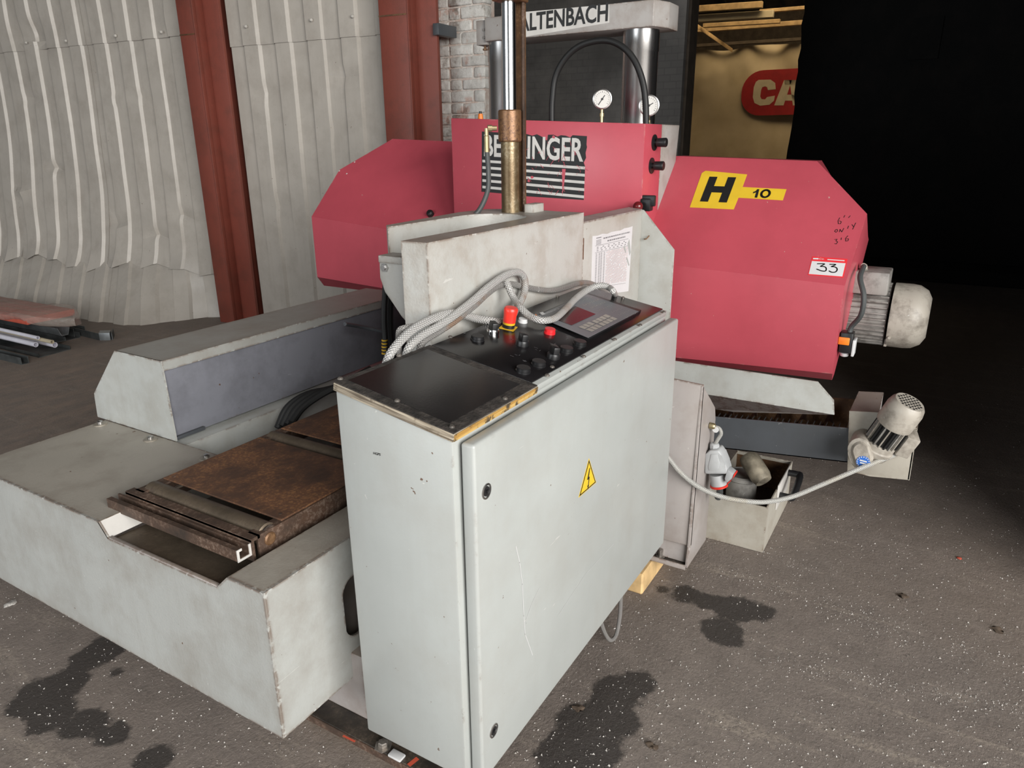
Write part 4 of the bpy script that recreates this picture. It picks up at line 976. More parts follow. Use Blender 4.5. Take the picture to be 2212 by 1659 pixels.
q = P(1440, 1183, Z=.10); bm = B(); lathe(bm, Vector((XL-.005, q.y, .098)), (0, 0, 1), [(.016, 0), (.016, .004), (.010, .004), (.010, .03), (.007, .032)], 8); part('anchor_bolt', bm, 'bolt_steel', lg_)

# ================================================================== CHIP CONVEYOR
XV = 2.70
CV = thing('chip_conveyor', 'dark blue-grey chip conveyor trough with gear motor beside the tank', 'conveyor', (2.8, .35, .38))
f0, f1, f2, f3 = P(1545, 900, X=XV), P(1834, 925, X=XV), P(1831, 999, X=XV), P(1545, 966, X=XV)
sl = (f1.z-f0.z)/(f1.y-f0.y)
YE = .98
ex = lambda p: Vector((p.x, YE, p.z+sl*(YE-p.y)))
bm = B(); prism(bm, [ex(f0), f1, f2, ex(f3)], (.005, 0, 0)); part('trough_front', bm, 'dark_channel', CV)
dB = Vector((.19, 0, 0)); bm = B(); prism(bm, [ex(f3), f2, f2+dB, ex(f3)+dB], (0, 0, .004)); part('trough_floor', bm, 'dark_channel', CV)
bm = B(); prism(bm, [ex(f0)+dB+Vector((0, 0, .05)), f1+dB+Vector((0, 0, .05)), f2+dB, ex(f3)+dB], (.005, 0, 0)); part('trough_back', bm, 'rust_bar', CV, 'rusty back wall of the trough')
bm = B(); ax = (f1-f0).normalized(); st_ = f0+Vector((.09, .25, -.05)); N = 150; R_ = .062; rg = []
for i in range(N+1):
    a_ = i*.33; c_ = st_+ax*(i/N*.72); d_ = Vector((math.cos(a_), 0, math.sin(a_)))
    rg.append((bm.verts.new(c_+d_*.012), bm.verts.new(c_+d_*R_)))
for a, b in zip(rg[:-1], rg[1:]): bm.faces.new((a[0], a[1], b[1], b[0]))
bmesh.ops.solidify(bm, geom=bm.faces[:], thickness=.002); part('auger_screw', bm, 'rust_dark', CV)
bm = B()
for i in range(22):
    p = f0.lerp(f1, i/22+.02); quadbox(bm, (p.x+.006, p.y-.001, p.z-.002), (p.x+.04, p.y+.001, p.z+.004))
part('trough_slats', bm, 'dark_interior', CV)['kind'] = 'stuff'
epx = lambda x, y, X=XV: P(1820+x/8.095, 840+y/8.095, X=X)
ep = [epx(*q, X=XV-.012) for q in ((115, 385), (640, 412), (1310, 700), (1170, 1600), (480, 1530), (80, 1440))]
bm = B(); prism(bm, ep, (.008, 0, 0), .002); part('end_plate', bm, 'tank_cream', CV)
bm = B(); e2 = ep[2], ep[3]; prism(bm, [ep[2], ep[3], ep[3]+Vector((.10, 0, .0)), ep[2]+Vector((.06, 0, 0))], (0, .006, 0)); part('end_plate_flange', bm, 'tank_cream', CV)
t0, t1 = epx(130, 378), epx(640, 405); t2, t3 = epx(720, 62, XV+.17), epx(285, 42, XV+.17)
bm = B(); va = [bm.verts.new(p) for p in (t0, t1, t2, t3)]; vb = [bm.verts.new(p) for p in (t0+Vector((.02, 0, -.10)), t1+Vector((.02, 0, -.10)), t2+Vector((.02, 0, -.14)), t3+Vector((.02, 0, -.14)))]
bm.faces.new(va); bm.faces.new(vb[::-1])
for i in range(4): bm.faces.new((va[i], va[(i+1) % 4], vb[(i+1) % 4], vb[i]))
part('bearing_hood', bm, 'leg_grey', CV)
# gear motor
gx = XV-.115
def stad(cx, cy, r_, ang, half, X):   # stadium outline in pixel space of the crop, back to 3-D
    out = []; d = Vector((math.cos(ang), math.sin(ang)))
    for s_ in (1, -1):
        for i in range(11):
            a_ = ang+(-math.pi/2+math.pi*i/10)+(0 if s_ > 0 else math.pi); out.append(epx(cx+s_*half*d.x+r_*math.cos(a_), cy+s_*half*d.y+r_*math.sin(a_), X))
    return out
bm = B(); prism(bm, stad(310, 1140, 205, math.radians(72), 80, gx), (.10, 0, 0), .004); gb = part('gearbox', bm, 'motor_cream', CV)
bm = B(); loft(bm, stad(335, 1160, 125, math.radians(72), 75, gx-.010), stad(330, 1155, 170, math.radians(72), 80, gx+.002)); part('gearbox_cover', bm, 'motor_cream', gb)
q = epx(360, 1280, gx-.0105); bm = B(); lathe(bm, q, (-1, 0, 0), [(.022, 0), (.022, .001)], 28); part('round_label', bm, 'sticker_blue', gb, 'round blue maker label')
bm = B()
for i in range(2): stroke(bm, [q+Vector((-.0015, .010-i*.002, .006-i*.009)), q+Vector((-.0015, -.010-i*.002, .004-i*.009))], (-1, 0, 0), .005)
for i in range(16):
    a_ = 2*math.pi*i/16; stroke(bm, [q+Vector((-.0012, .018*math.cos(a_), .018*math.sin(a_))), q+Vector((-.0012, .020*math.cos(a_), .020*math.sin(a_)))], (-1, 0, 0), .003)
part('label_print', bm, 'white_plastic', gb)
m0, m1 = epx(560, 1060, XV-.05), epx(1180, 230, XV-.085); axm = (m1-m0).normalized(); Lm = (m1-m0).length; mr_ = .057
bm = B(); lathe(bm, m0, axm, [(.050, -.02), (mr_*.98, .0), (mr_*1.05, .006), (mr_*1.05, .02), (mr_*.97, .024), (mr_*.97, .042), (mr_*.85, .045)], 36); part('motor_flange', bm, 'motor_cream', CV)
bm = B(); lathe(bm, m0, axm, [(mr_*.80, .042), (mr_*.80, Lm*.60)], 32); sb = part('stator', bm, 'black_plastic', CV)
u_, v_, _ = frame(axm)
for i in range(20):
    a_ = 2*math.pi*i/20; d_ = u_*math.cos(a_)+v_*math.sin(a_); td = axm.cross(d_); bm = B()
    orient_box(bm, m0+axm*.045+d_*mr_*.78-td*.002, axm*(Lm*.56-.045), td*.004, d_*mr_*.19); part('cooling_fin', bm, 'black_plastic' if i % 3 == 1 else ('motor_grey' if i % 3 else 'motor_cream'), sb)
bm = B(); h0 = Lm*.56
lathe(bm, m0, axm, [(mr_*1.04, h0), (mr_*1.06, h0+.01), (mr_*1.06, Lm*.86), (mr_*.98, Lm*.95), (mr_*.84, Lm), (mr_*.2, Lm)], 36); cw = part('fan_cowl', bm, 'motor_cream', CV)
bm = B()
for i in range(-4, 5):
    for j in range(-4, 5):
        c_ = u_*(i+.5*(j % 2))*.0125+v_*j*.0115
        if c_.length < mr_*.72: lathe(bm, m0+axm*(Lm+.0005)+c_, axm, [(.0042, 0), (.0042, .0006)], 6)
part('vent_holes', bm, 'ink_black', cw)['kind'] = 'stuff'
tb = epx(1080, 880, gx-.02); side_ = (rt*.55-up*.25); side_ = (side_-axm*side_.dot(axm)).normalized(); third = axm.cross(side_)
bm = B(); orient_box(bm, m0+axm*.03+side_*mr_*.85-third*.04, axm*.085, third*.08, side_*.045, .005); tbx = part('terminal_box', bm, 'motor_cream', CV)
gl = m0+axm*.03+side_*(mr_*.85+.022)-third*.0; bm = B(); lathe(bm, gl, -axm, [(.012, -.004), (.012, .012), (.009, .014), (.009, .022)], 8); part('cable_gland', bm, 'brass', tbx)
GL = gl-axm*.02

# ================================================================== COOLANT TANK
XT = 2.636; yt0, yt1 = .440, .685; TX1 = 3.12; zt_a = .205
CT = thing('coolant_tank', 'cream open-topped coolant tank on the floor with black handle', 'tank', (2.88, .56, 0))
bm = B(); tw = .005
for lo, hi in (((XT, yt0, .002), (XT+tw, yt1, .20)), ((XT+tw, yt0, .002), (TX1, yt0+tw, .205)), ((XT+tw, yt1-tw, .002), (TX1, yt1, .20)), ((TX1-tw, yt0+tw, .002), (TX1, yt1-tw, .205)), ((XT+tw, yt0+tw, .002), (TX1-tw, yt1-tw, .01))): quadbox(bm, lo, hi)
part('tank_body', bm, 'tank_cream', CT)
bm = B(); quadbox(bm, (XT+tw, yt0+tw, .05), (TX1-tw, yt1-tw, .055)); part('sump_liquid', bm, 'plate_oily', CT)
bm = B(); quadbox(bm, (XT+.0055, yt0+.0055, .055), (TX1-.0055, yt0+.0065, .19)); quadbox(bm, (TX1-.0065, yt0+.007, .055), (TX1-.0055, yt1-.007, .19)); part('stained_lining', bm, 'rust_bar', CT)
p_ = P(1607, 1000, X=2.88); bm = B(); lathe(bm, (p_.x, p_.y, .056), (0, 0, 1), [(.062, 0), (.062, .13), (.068, .135), (.068, .15), (.060, .155), (.058, .150), (.002, .150)], 26); part('pump_body', bm, 'motor_grey', CT)
p0m, p1m = P(1615, 985, X=2.86), P(1650, 1040, X=2.80); bm = B(); Lq = (p1m-p0m).length; lathe(bm, p0m, p1m-p0m, [(.036, 0), (.042, .02), (.042, Lq*.8), (.034, Lq), (.012, Lq+.006)], 22); part('pump_motor', bm, 'pump_steel', CT)
bm = B(); lathe(bm, (p1m.x, p1m.y, .056), (0, 0, 1), [(.05, 0), (.05, .02), (.04, .03)], 20); part('pump_flange', bm, 'black_rubber', CT)
bm = B(); tube(bm, [(2.72, .60, .06), (2.71, .56, .11), (2.74, .53, .15), (2.78, .55, .14)], .008); part('suction_hose', bm, 'cable_grey', CT)
bm = B(); quadbox(bm, (2.80, yt0-.006, .115), (3.02, yt0-.001, .225), .001); hb = part('handle_plate', bm, 'white_paint', CT)
bm = B()
h0_, h1_ = Vector((2.84, yt0-.006, .165)), Vector((2.99, yt0-.006, .205))
tube(bm, [h0_, h0_+Vector((0, -.035, 0)), h0_+Vector((.012, -.05, .003)), h1_+Vector((-.012, -.05, -.003)), h1_+Vector((0, -.035, 0)), h1_], .014, 12, 6); part('handle', bm, 'black_plastic', CT)
# ---- plug hanging at the leg
PG = thing('cee_plug', 'grey and red industrial plug hanging by the support leg', 'plug', P(1545, 1055, Y=.60))
XQ = 2.36
def g5(x, y, X=XQ): return P(1400+x/3.456, 760+y/3.456, X=X)
bm = B(); prism(bm, [g5(*q) for q in ((462, 735), (525, 735), (548, 775), (575, 840), (596, 895), (585, 915), (432, 915), (418, 900), (424, 765))], (.06, 0, 0), .006); pb0 = part('plug_body', bm, 'grey_plastic', PG)
bm = B(); prism(bm, [g5(*q, XQ-.002) for q in ((470, 765), (515, 765), (532, 830), (525, 870), (490, 888), (455, 888), (448, 860))], (.003, 0, 0), .001); part('plug_panel', bm, 'grey_plastic', pb0)
pa = g5(493, 735, XQ+.03); pc0, pc1 = g5(515, 912, XQ+.03), g5(530, 1003, XQ+.03); axp = (pc1-pc0).normalized(); Lp = (pc1-pc0).length
bm = B(); lathe(bm, pc0, axp, [(.026, 0), (.028, Lp*.9), (.026, Lp*.95)], 24); part('plug_collar', bm, 'grey_plastic', PG)
bm = B(); lathe(bm, pc0, axp, [(.029, Lp*.86), (.0315, Lp*.9), (.0315, Lp*1.02), (.027, Lp*1.02)], 24); part('plug_ring', bm, 'red_plastic', PG)
bm = B(); prism(bm, [g5(*q) for q in ((590, 880), (640, 915), (632, 950), (585, 985), (570, 950))], (.04, 0, 0), .003); part('plug_flap', bm, 'grey_plastic', PG)
bm = B(); prism(bm, [g5(*q, XQ-.002) for q in ((640, 915), (645, 930), (600, 985), (585, 985), (632, 948))], (.044, 0, 0), .001); part('flap_seal', bm, 'red_plastic', PG)
axp = Vector((0, 0, -1)); bm = B(); lathe(bm, pa+Vector((0, 0, .028)), (0, 0, -1), [(.013, 0), (.017, .004), (.017, .018), (.014, .03)], 8); part('cable_nut', bm, 'grey_plastic', PG)
bm = B(); tube(bm, [g5(530, 990, XQ+.03), g5(535, 1050, XQ+.04), g5(520, 1090, XQ+.05)], .012); part('tail_lead', bm, 'cable_grey', PG)
bm = B(); tube(bm, [pa+Vector((0, 0, .02)), g5(520, 655, XQ+.03), g5(545, 610, XQ+.03), g5(530, 572, XQ+.03), g5(490, 560, XQ+.03), g5(468, 552, XQ+.04)], .0065); part('plug_lead', bm, 'hose_silver', PG)
bm = B(); lathe(bm, P(1533, 919, Y=YL0-.002), (0, -1, 0), [(.012, 0), (.012, .014), (.008, .02)], 8); part('wall_gland', bm, 'brass', PG)
bm = B(); lathe(bm, g5(505, 580, XQ+.02), (-1, 0, 0), [(.011, 0), (.011, .003)], 16); part('key_tag', bm, 'white_plastic', PG)

# ================================================================== CONTROL CABINET
KX0, KX1, KY0, KY1, KZ0 = 1.005, 2.182, .736, 1.026, .20
ZF, ZBk = 1.040, 1.092
KB = thing('control_cabinet', 'pale grey electrical control cabinet with sloped black operator panel', 'cabinet', (1.6, .88, .10))
pn = Vector((0, -(ZBk-ZF), KY1-KY0)).normalized(); pv = Vector((0, KY1-KY0, ZBk-ZF)).normalized(); p0_ = Vector((KX0, KY0, ZF))
def K(px, py, h=0): return PP(px, py, p0_+pn*h, pn)
def kp(x, y, h=0): return Vector((x, y, ZF+(y-KY0)*(ZBk-ZF)/(KY1-KY0)))+pn*h
th = .020
bm = B(); prism(bm, [Vector((KX0, KY0, KZ0)), Vector((KX0, KY1, KZ0)), kp(KX0, KY1, -th), kp(KX0, KY0, -th)], (KX1-KX0, 0, 0), .005); part('cabinet_body', bm, 'cabinet_grey', KB)
XBd = K(1165, 833).x
bm = B(); vs_ = [kp(KX0-.003, KY0-.004, -th), kp(KX0-.003, KY1+.003, -th), kp(KX0-.003, KY1+.003, -.003), kp(KX0-.003, KY0-.004, -.003)]
prism(bm, vs_, (XBd-KX0+.003, 0, 0), .001); bd = part('desk_board', bm, 'plywood_edge', KB, 'plywood desk board with layered worn edge')
bm = B(); prism(bm, [kp(KX0, KY0-.0055, -th+.001), kp(XBd, KY0-.0055, -th+.001), kp(XBd, KY0-.0055, -.004), kp(KX0, KY0-.0055, -.004)], (0, .0015, 0)); part('board_edge', bm, 'worn_wood', bd, 'yellow worn wooden front edge')
bm = B(); prism(bm, [kp(KX0-.002, KY0-.003, -.003), kp(XBd, KY0-.003, -.003), kp(XBd, KY1+.002, -.003), kp(KX0-.002, KY1+.002, -.003)], pn*.0026); part('board_rim', bm, 'rim_dark', bd)
bm = B(); prism(bm, [kp(KX0+.024, KY0+.026, -.001), kp(XBd-.028, KY0+.026, -.001), kp(XBd-.028, KY1-.012, -.001), kp(KX0+.024, KY1-.012, -.001)], pn*.0012); part('board_top', bm, 'black_gloss', bd)
bm = B(); prism(bm, [kp(XBd+.0005, KY0, -th), kp(KX1, KY0, -th), kp(KX1, KY1, -th), kp(XBd+.0005, KY1, -th)], pn*(th-.004), .002); part('panel_frame', bm, 'cabinet_grey', KB)
bm = B(); prism(bm, [kp(XBd+.001, KY0+.014, -.004), kp(KX1-.004, KY0+.014, -.004), kp(KX1-.004, KY1-.002, -.004), kp(XBd+.001, KY1-.002, -.004)], pn*.004, .001); opn = part('operator_panel', bm, 'black_gloss', KB, 'glossy black operator panel')
scr = [(735, 818), (858, 866), (976, 922), (862, 768), (1091, 861), (973, 728), (1182, 811), (1261, 770), (1328, 733), (1383, 702), (1434, 674), (1346, 643), (1204, 640), (1193, 793)]
for px, py in scr:
    q = K(px, py); bm = B(); lathe(bm, q, pn, [(.006, -.001), (.006, .001), (.004, .003), (.001, .0035)], 10); part('panel_screw', bm, 'bolt_steel', KB)
def pbtn(px, py, mat, r=.0165, h=.011, lab=None, dish=False):
    q = K(px, py+3, 0); bm = B(); lathe(bm, q, pn, [(r*1.08, 0), (r*1.08, h*.35), (r, h*.4), (r, h), (r*.93, h+.001)]+([(r*.85, h-.0012), (.002, h-.0016)] if dish else [(.002, h+.001)]), 24)
    return part('push_button', bm, mat, KB, lab)
for px, py in ((1031, 731), (1130, 800), (1163, 786), (1223, 756), (1252, 742)): pbtn(px, py, 'black_plastic')
pbtn(1187, 717, 'red_button', .0145, .013, 'red push button'); pbtn(1129, 693, 'white_plastic', .0125, .010, 'white push button')
def selector(px, py, mat):
    q = K(px, py+8); bm = B(); lathe(bm, q, pn, [(.0165, 0), (.0165, .010), (.015, .013), (.002, .013)], 24); s_ = part('selector_switch', bm, mat, KB)
    d_ = Vector((.6, .8, 0)); d_ = (d_-pn*d_.dot(pn)).normalized(); e_ = pn.cross(d_); bm = B()
    orient_box(bm, q+pn*.012-d_*.014-e_*.008, d_*.028, e_*.016, pn*.019, .002); part('switch_lever', bm, 'black_plastic', s_)
selector(1064, 712, 'chrome'); selector(1128, 737, 'black_plastic'); selector(1195, 765, 'black_plastic')
q = K(1098, 708); d1_ = Vector((.97, .26, 0)); d1_ = (d1_-pn*d1_.dot(pn)).normalized(); d2_ = pn.cross(d1_)
bm = B(); orient_box(bm, q-d1_*.02-d2_*.02, d1_*.04, d2_*.04, pn*.0015); es_ = part('emergency_stop', bm, 'yellow', KB, 'red mushroom emergency stop on yellow plate')
bm = B(); lathe(bm, q, pn, [(.0165, 0), (.0165, .011)], 24); part('stop_collar', bm, 'black_plastic', es_)
bm = B(); lathe(bm, q, pn, [(.0165, .011), (.0168, .017)], 24); part('stop_ring', bm, 'yellow', es_)
bm = B(); lathe(bm, q, pn, [(.0170, .017), (.0172, .034), (.0188, .046), (.0188, .053), (.016, .057), (.002, .058)], 28); part('stop_mushroom', bm, 'red_plastic', es_)
# engraved pictograms beside the switches
bm = B()
for cx0, cy0 in ((1116, 772), (1135, 781), (1200, 742), (1172, 700), (1102, 735), (1005, 723), (1165, 757), (1225, 731)):
    for _ in range(3):
        a = K(cx0+random.uniform(-7, 5), cy0+random.uniform(-4, 4)); d_ = random.choice((Vector((1, 0, 0)), pv)); stroke(bm, [a, a+d_*random.uniform(.006, .012)], pn, .0009, .0012)
part('pictograms', bm, 'ink_grey', KB)['kind'] = 'stuff'
# display unit
dq = [K(1163, 683), K(1272, 733.5), K(1384.5, 674), K(1267, 636)]
bm = B(); prism(bm, dq, pn*.007, .001); du_ = part('display_unit', bm, 'black_plastic', KB)
def D(px, py): return K(px, py-5, .007)
dxy = lambda x, y: K(1140+x/8.508, 620+y/8.508-.5, .0076)
bm = B(); prism(bm, [dxy(160, 540), dxy(1110, 940), dxy(2040, 455), dxy(1090, 135)], pn*.0006); part('display_face', bm, 'panel_grey', du_, 'grey membrane keypad face')
lift = pn*.0014
bm = B(); addq(bm, [dxy(520, 610)+lift, dxy(805, 715)+lift, dxy(1250, 510)+lift, dxy(870, 360)+lift]); part('display_window', bm, 'display_glass', du_)
bm = B()
for r0_, r1_ in (((935, 745), (1075, 790)), ((1060, 795), (1190, 838))):
    pass
def keys(bm, o, du, dv, nu, nv, fill=.86):
    o, du, dv = Vector(o), Vector(du), Vector(dv)
    for i in range(nu):
        for j in range(nv):
            a = o+du*i+dv*j; addq(bm, [dxy(*(a))+lift, dxy(*(a+du*fill))+lift, dxy(*(a+du*fill+dv*fill))+lift, dxy(*(a+dv*fill))+lift])
keys(bm, (930, 748), (68, -34), (132, 46), 3, 2); keys(bm, (1168, 642), (68, -34), (118, 46), 4, 2)
part('soft_keys', bm, 'key_silver', du_)
bm = B()
for o, nu, nv in (((890, 295), 4, 3), ((1010, 335), 4, 1), ((1525, 465), 3, 2)):
    o = Vector(o)
    for i in range(nu):
        for j in range(nv+1):
            a = o+Vector((72, -30))*i+Vector((125, 48))*j
            stroke(bm, [dxy(*a), dxy(*(a+Vector((46, 16))))], pn, .0011, .0012); stroke(bm, [dxy(*(a+Vector((52, -4)))), dxy(*(a+Vector((64, -8))))], pn, .0018, .0012)
part('key_legends', bm, 'key_silver', du_)['kind'] = 'stuff'
bm = text_bm('SUTRON BT 20', (dxy(325, 512), dxy(592, 412), dxy(297, 500)), pn, .01, .0013); part('maker_lettering', bm, 'white_plastic', du_)
bm = B(); addq(bm, [dxy(215, 485)+lift, dxy(265, 530)+lift, dxy(325, 512)+lift, dxy(275, 468)+lift]); part('maker_mark', bm, 'white_plastic', du_)
bm = B(); addq(bm, [dxy(110, 545)+lift, dxy(190, 560)+lift, dxy(148, 505)+lift]); part('orange_triangle', bm, 'orange', du_)
# door
DY = .700
bm = B(); quadbox(bm, (1.020, DY, KZ0-.002), (2.192, KY0-.004, 1.014), .007, 3); dr = part('cabinet_door', bm, 'cabinet_grey', KB, 'plain grey cabinet door')
bm = B(); quadbox(bm, (1.03, KY0-.0045, KZ0+.01), (2.17, KY0-.0005, 1.0)); part('door_seal', bm, 'black_rubber', KB)
for px, py in ((1050, 1061), (1066, 1578)):
    q = P(px, py, Y=DY); bm = B(); lathe(bm, q, (0, -1, 0), [(.0165, -.001), (.0165, .002), (.013, .003), (.012, -.001), (.010, -.001)], 28); lk = part('door_lock', bm, 'steel_bright', dr)
    bm = B(); lathe(bm, q, (0, -1, 0), [(.0105, -.001), (.0105, .0015)], 20); quadbox(bm, (q.x-.003, q.y-.004, q.z-.003), (q.x+.003, q.y, q.z+.003)); part('lock_insert', bm, 'black_plastic', dr)
tq = [P(1249.5, 1075, Y=DY), P(1287.5, 1042, Y=DY), P(1272, 990, Y=DY)]
bm = B(); decal(bm, tq, (0, -1, 0), .0006); part('warning_sticker', bm, 'sticker_yellow', dr, 'yellow lightning warning triangle')
ctr = (tq[0]+tq[1]+tq[2])/3; bm = B(); decal(bm, [ctr+(p-ctr)*.93 for p in tq], (0, -1, 0), .0010); part('warning_border', bm, 'ink_black', dr)
bm = B(); decal(bm, [ctr+(p-ctr)*.80 for p in tq], (0, -1, 0), .0014); part('warning_face', bm, 'sticker_yellow', dr)
tb_ = lambda u_, v_: ctr+Vector((u_, -.0016, v_))
bm = B(); bm.faces.new([bm.verts.new(tb_(*p)) for p in ((-.008, .002), (.004, .030), (.009, .030), (.002, .006), (.008, .006), (.002, -.016), (.005, -.016), (-.001, -.028), (-.006, -.015), (-.002, -.016), (.001, .0))]); part('lightning_bolt', bm, 'ink_black', dr)
bm = B(); 
for px, py in ((1451, 752), (1426, 1122)):
    q = P(px, py, X=2.193); quadbox(bm, (2.19, DY+.006, q.z-.02), (2.199, DY+.022, q.z+.02), .002)
part('door_hinge', bm, 'steel_bright', dr)
q = P(815, 979, X=KX0); bm = text_bm('HGPS', (P(807, 981, X=KX0), P(822.5, 984.5, X=KX0), P(807.3, 975.8, X=KX0)), (-1, 0, 0), .02, .001); part('small_stamp', bm, 'ink_black', KB, 'tiny dark stamp')
bm = B()
for x_ in (1.12, 2.0): quadbox(bm, (x_, .84, .10), (x_+.08, 1.0, KZ0-.001), .002)
part('cabinet_feet', bm, 'dark_channel', KB)
# hand scratches on the door
bm = B()
for pts in ([(1114, 1180), (1122, 1215), (1128, 1262), (1131, 1330), (1134, 1370), (1150, 1415)], [(1134, 1345), (1148, 1305), (1165, 1270)], [(1205, 1330), (1265, 1240), (1325, 1175)]):
    stroke(bm, [P(*p, Y=DY) for p in pts], (0, -1, 0), .0022 if len(pts) > 3 else .0011, .0006)
part('door_scratches', bm, 'white_plastic', dr)

# ================================================================== CABLES
def c3(x, y, Y): return P(700+x/4.424, 560+y/4.424, Y=Y)
def c4(x, y, Y): return P(980+x/4.424, 580+y/4.424, Y=Y)
CBL = 'braided cables on the cabinet'
def cable(name, pts, r, mat, label, group=None):
    bm = B(); tube(bm, pts, r, 12, 8); return solo(name, bm, mat, label, 'cable', group=group)
YC = 1.053
cable('braided_cable', [c3(560, 1150, 1.055), c3(610, 960, 1.055), c3(680, 840, YC), c3(800, 710, YC), c3(920, 625, YC), c3(1060, 560, YC), c3(1190, 520, YC), c3(1330, 530, YC-.005), c3(1460, 568, YC-.01), c3(1600, 590, 1.02), c3(1720, 610, 1.005)], .0108, 'braided_silver', 'silver braided cable ending behind the emergency stop', CBL)
cable('braided_cable', [c3(770, 1000, 1.06), c3(810, 850, YC+.005), c3(920, 740, YC), c3(1090, 640, YC-.01), c3(1240, 540, YC-.015), c3(1420, 400, YC-.01), c3(1560, 275, YC-.005), c3(1690, 180, YC), c3(1790, 132, YC), c3(1870, 130, YC), c3(1915, 190, YC), c3(1918, 290, YC-.005), c3(1890, 380, YC-.012), c3(1850, 450, YC-.02), c3(1815, 520, 1.012)], .0105, 'braided_silver', 'silver braided cable bent into a tall loop over the panel', CBL)
cable('braided_cable', [c3(900, 980, 1.062), c3(940, 800, 1.062), c3(1100, 690, 1.056), c3(1250, 590, 1.045), c3(1440, 440, 1.042), c3(1570, 320, 1.045), c3(1680, 250, 1.056), c3(1800, 240, 1.066), c3(1900, 262, 1.066), c3(2060, 295, 1.066), c4(800, 200, 1.064), c4(930, 212, 1.062), c4(1050, 190, 1.058), c4(1190, 142, 1.055), c4(1300, 140, 1.055), c4(1420, 195, 1.06), c4(1490, 250, 1.066)], .0088, 'braided_dull', 'dull braided cable running along the vise face', CBL)
def ck(x, y, h): return K(980+x/4.424, 580+y/4.424, h)
cable('braided_cable', [c4(505, 130, 1.045), c4(530, 190, 1.035), c4(575, 285, 1.022), ck(640, 375, .034), ck(720, 450, .022), ck(800, 488, .020), ck(880, 497, .019), ck(980, 468, .019), ck(1080, 378, .019), ck(1170, 285, .020), ck(1280, 205, .026), ck(1390, 162, .04), ck(1480, 180, .035), ck(1535, 235, .02), c4(1560, 330, 1.058)], .0098, 'braided_silver', 'braided cable sagging across the display unit', CBL)
cable('cable_stub', [c3(715, 900, 1.085), c3(712, 760, 1.085), c3(722, 680, 1.08), c3(775, 655, 1.07), c3(860, 640, 1.066)], .0075, 'braided_dull', 'brownish braided stub beside the vise end')
h5 = lambda x, y, X: P(1400+x/3.456, 760+y/3.456, X=X)
cable('motor_hose', [P(1405, 955, X=2.21), h5(130, 770, 2.22), h5(240, 900, 2.235), h5(380, 1010, 2.25), h5(560, 1085, 2.28), h5(760, 1118, 2.32), h5(900, 1118, 2.36), h5(1080, 1080, 2.42), h5(1300, 990, 2.48), h5(1560, 880, 2.55), GL*.35+h5(1760, 800, 2.60)*.65, GL], .0085, 'hose_silver', 'pale sheathed cable drooping from the cabinet to the gear motor')
cable('cable_loop', [P(1292, 1312, Y=.735), P(1302, 1356, Y=.731), P(1317, 1382, Y=.729), P(1331, 1371, Y=.729), P(1339, 1330, Y=.731), P(1341, 1290, Y=.735), P(1342, 1266, Y=.742)], .0065, 'braided_dull', 'grey cable loop hanging below the cabinet')

# ================================================================== PROFILES STACKED BY THE CLADDING
def s5(x, y, Z): return P(x/8.508, 620+y/8.508, Z=Z)
def uprof(a, b, w_, h_, mat, label, cat='profile', name='steel_channel', t=.004, lip=False):
    d = (b-a); ax_ = d.normalized(); sd = Vector((0, 0, 1)).cross(ax_).normalized(); bm = B()
    sec = [(-w_/2, 0), (w_/2, 0), (w_/2, h_), (w_/2-t, h_), (w_/2-t, t), (-w_/2+t, t), (-w_/2+t, h_), (-w_/2, h_)]
    prism(bm, [b+sd*u+Vector((0, 0, v)) for u, v in sec], -d); solo(name, bm, mat, label, cat, group='profiles by the cladding')
far = Vector((-.55, 1.25, 0)).normalized()
def ln(p, L): return p-Vector((.03, -1, 0)).normalized()*L
u1 = s5(470, 1415, 0); uprof(ln(u1, 1.5), u1, .055, .055, 'profile_dark', 'dark steel channel nearest the saw bed guard, lying on the floor')
bm = B(); e = s5(720, 1300, 0); e1 = s5(1290, 1150, 0); dv_ = Vector((-.03, 1, 0)).normalized()*1.6
prism(bm, [e, e1, e1+dv_, e+dv_], (0, 0, .006)); prism(bm, [e, e+dv_, e+dv_+Vector((0, 0, .03)), e+Vector((0, 0, .03))], Vector((.008, .006, 0))); prism(bm, [e1, e1+dv_, e1+dv_+Vector((0, 0, .03)), e1+Vector((0, 0, .03))], Vector((.008, .006, 0)))
solo('wide_steel_tray', bm, 'profile_dark', 'wide dark steel tray lying flat under the white tubes', 'tray', group='profiles by the cladding')
u2 = s5(1100, 1010, .04); uprof(ln(u2, 1.3), u2, .10, .03, 'profile_dark', 'dark folded channel behind the white tubes')
u3 = s5(1340, 960, .0); uprof(ln(u3, 1.4), u3, .13, .045, 'profile_dark', 'dark channel under the open-ended hopper profile')
u4 = s5(1480, 900, .0); uprof(ln(u4, 1.3), u4, .10, .075, 'profile_dark', 'deep dark channel against the foot of the cladding')
bm = B(); p = s5(1190, 890, .075); sd = Vector((.62, -.52, 0)).normalized()*-1; ax_ = Vector((.03, -1, 0)).normalized(); sd = Vector((0, 0, 1)).cross(ax_)
sec = [(-.025, 0), (.03, 0), (.055, .07), (.051, .07), (.027, .004), (-.022, .004), (-.046, .07), (-.05, .07)]
prism(bm, [p+sd*u+Vector((0, 0, v)) for u, v in sec], -ax_*1.2); solo('hopper_profile', bm, 'profile_galv', 'grey trapezoid profile with open end under the plastic film', 'profile', group='profiles by the cladding')
g0, g1 = s5(1835, 985, 0), s5(2035, 980, 0); bm = B(); quadbox(bm, (0, 0, 0), (.001, .001, .001)); bm.clear()
orient_box(bm, g0, g1-g0, Vector((.06, .08, 0)), Vector((0, 0, .065)), .002); gb0 = solo('galvanised_bracket', bm, 'profile_galv', 'short galvanised box bracket on the floor', 'bracket')
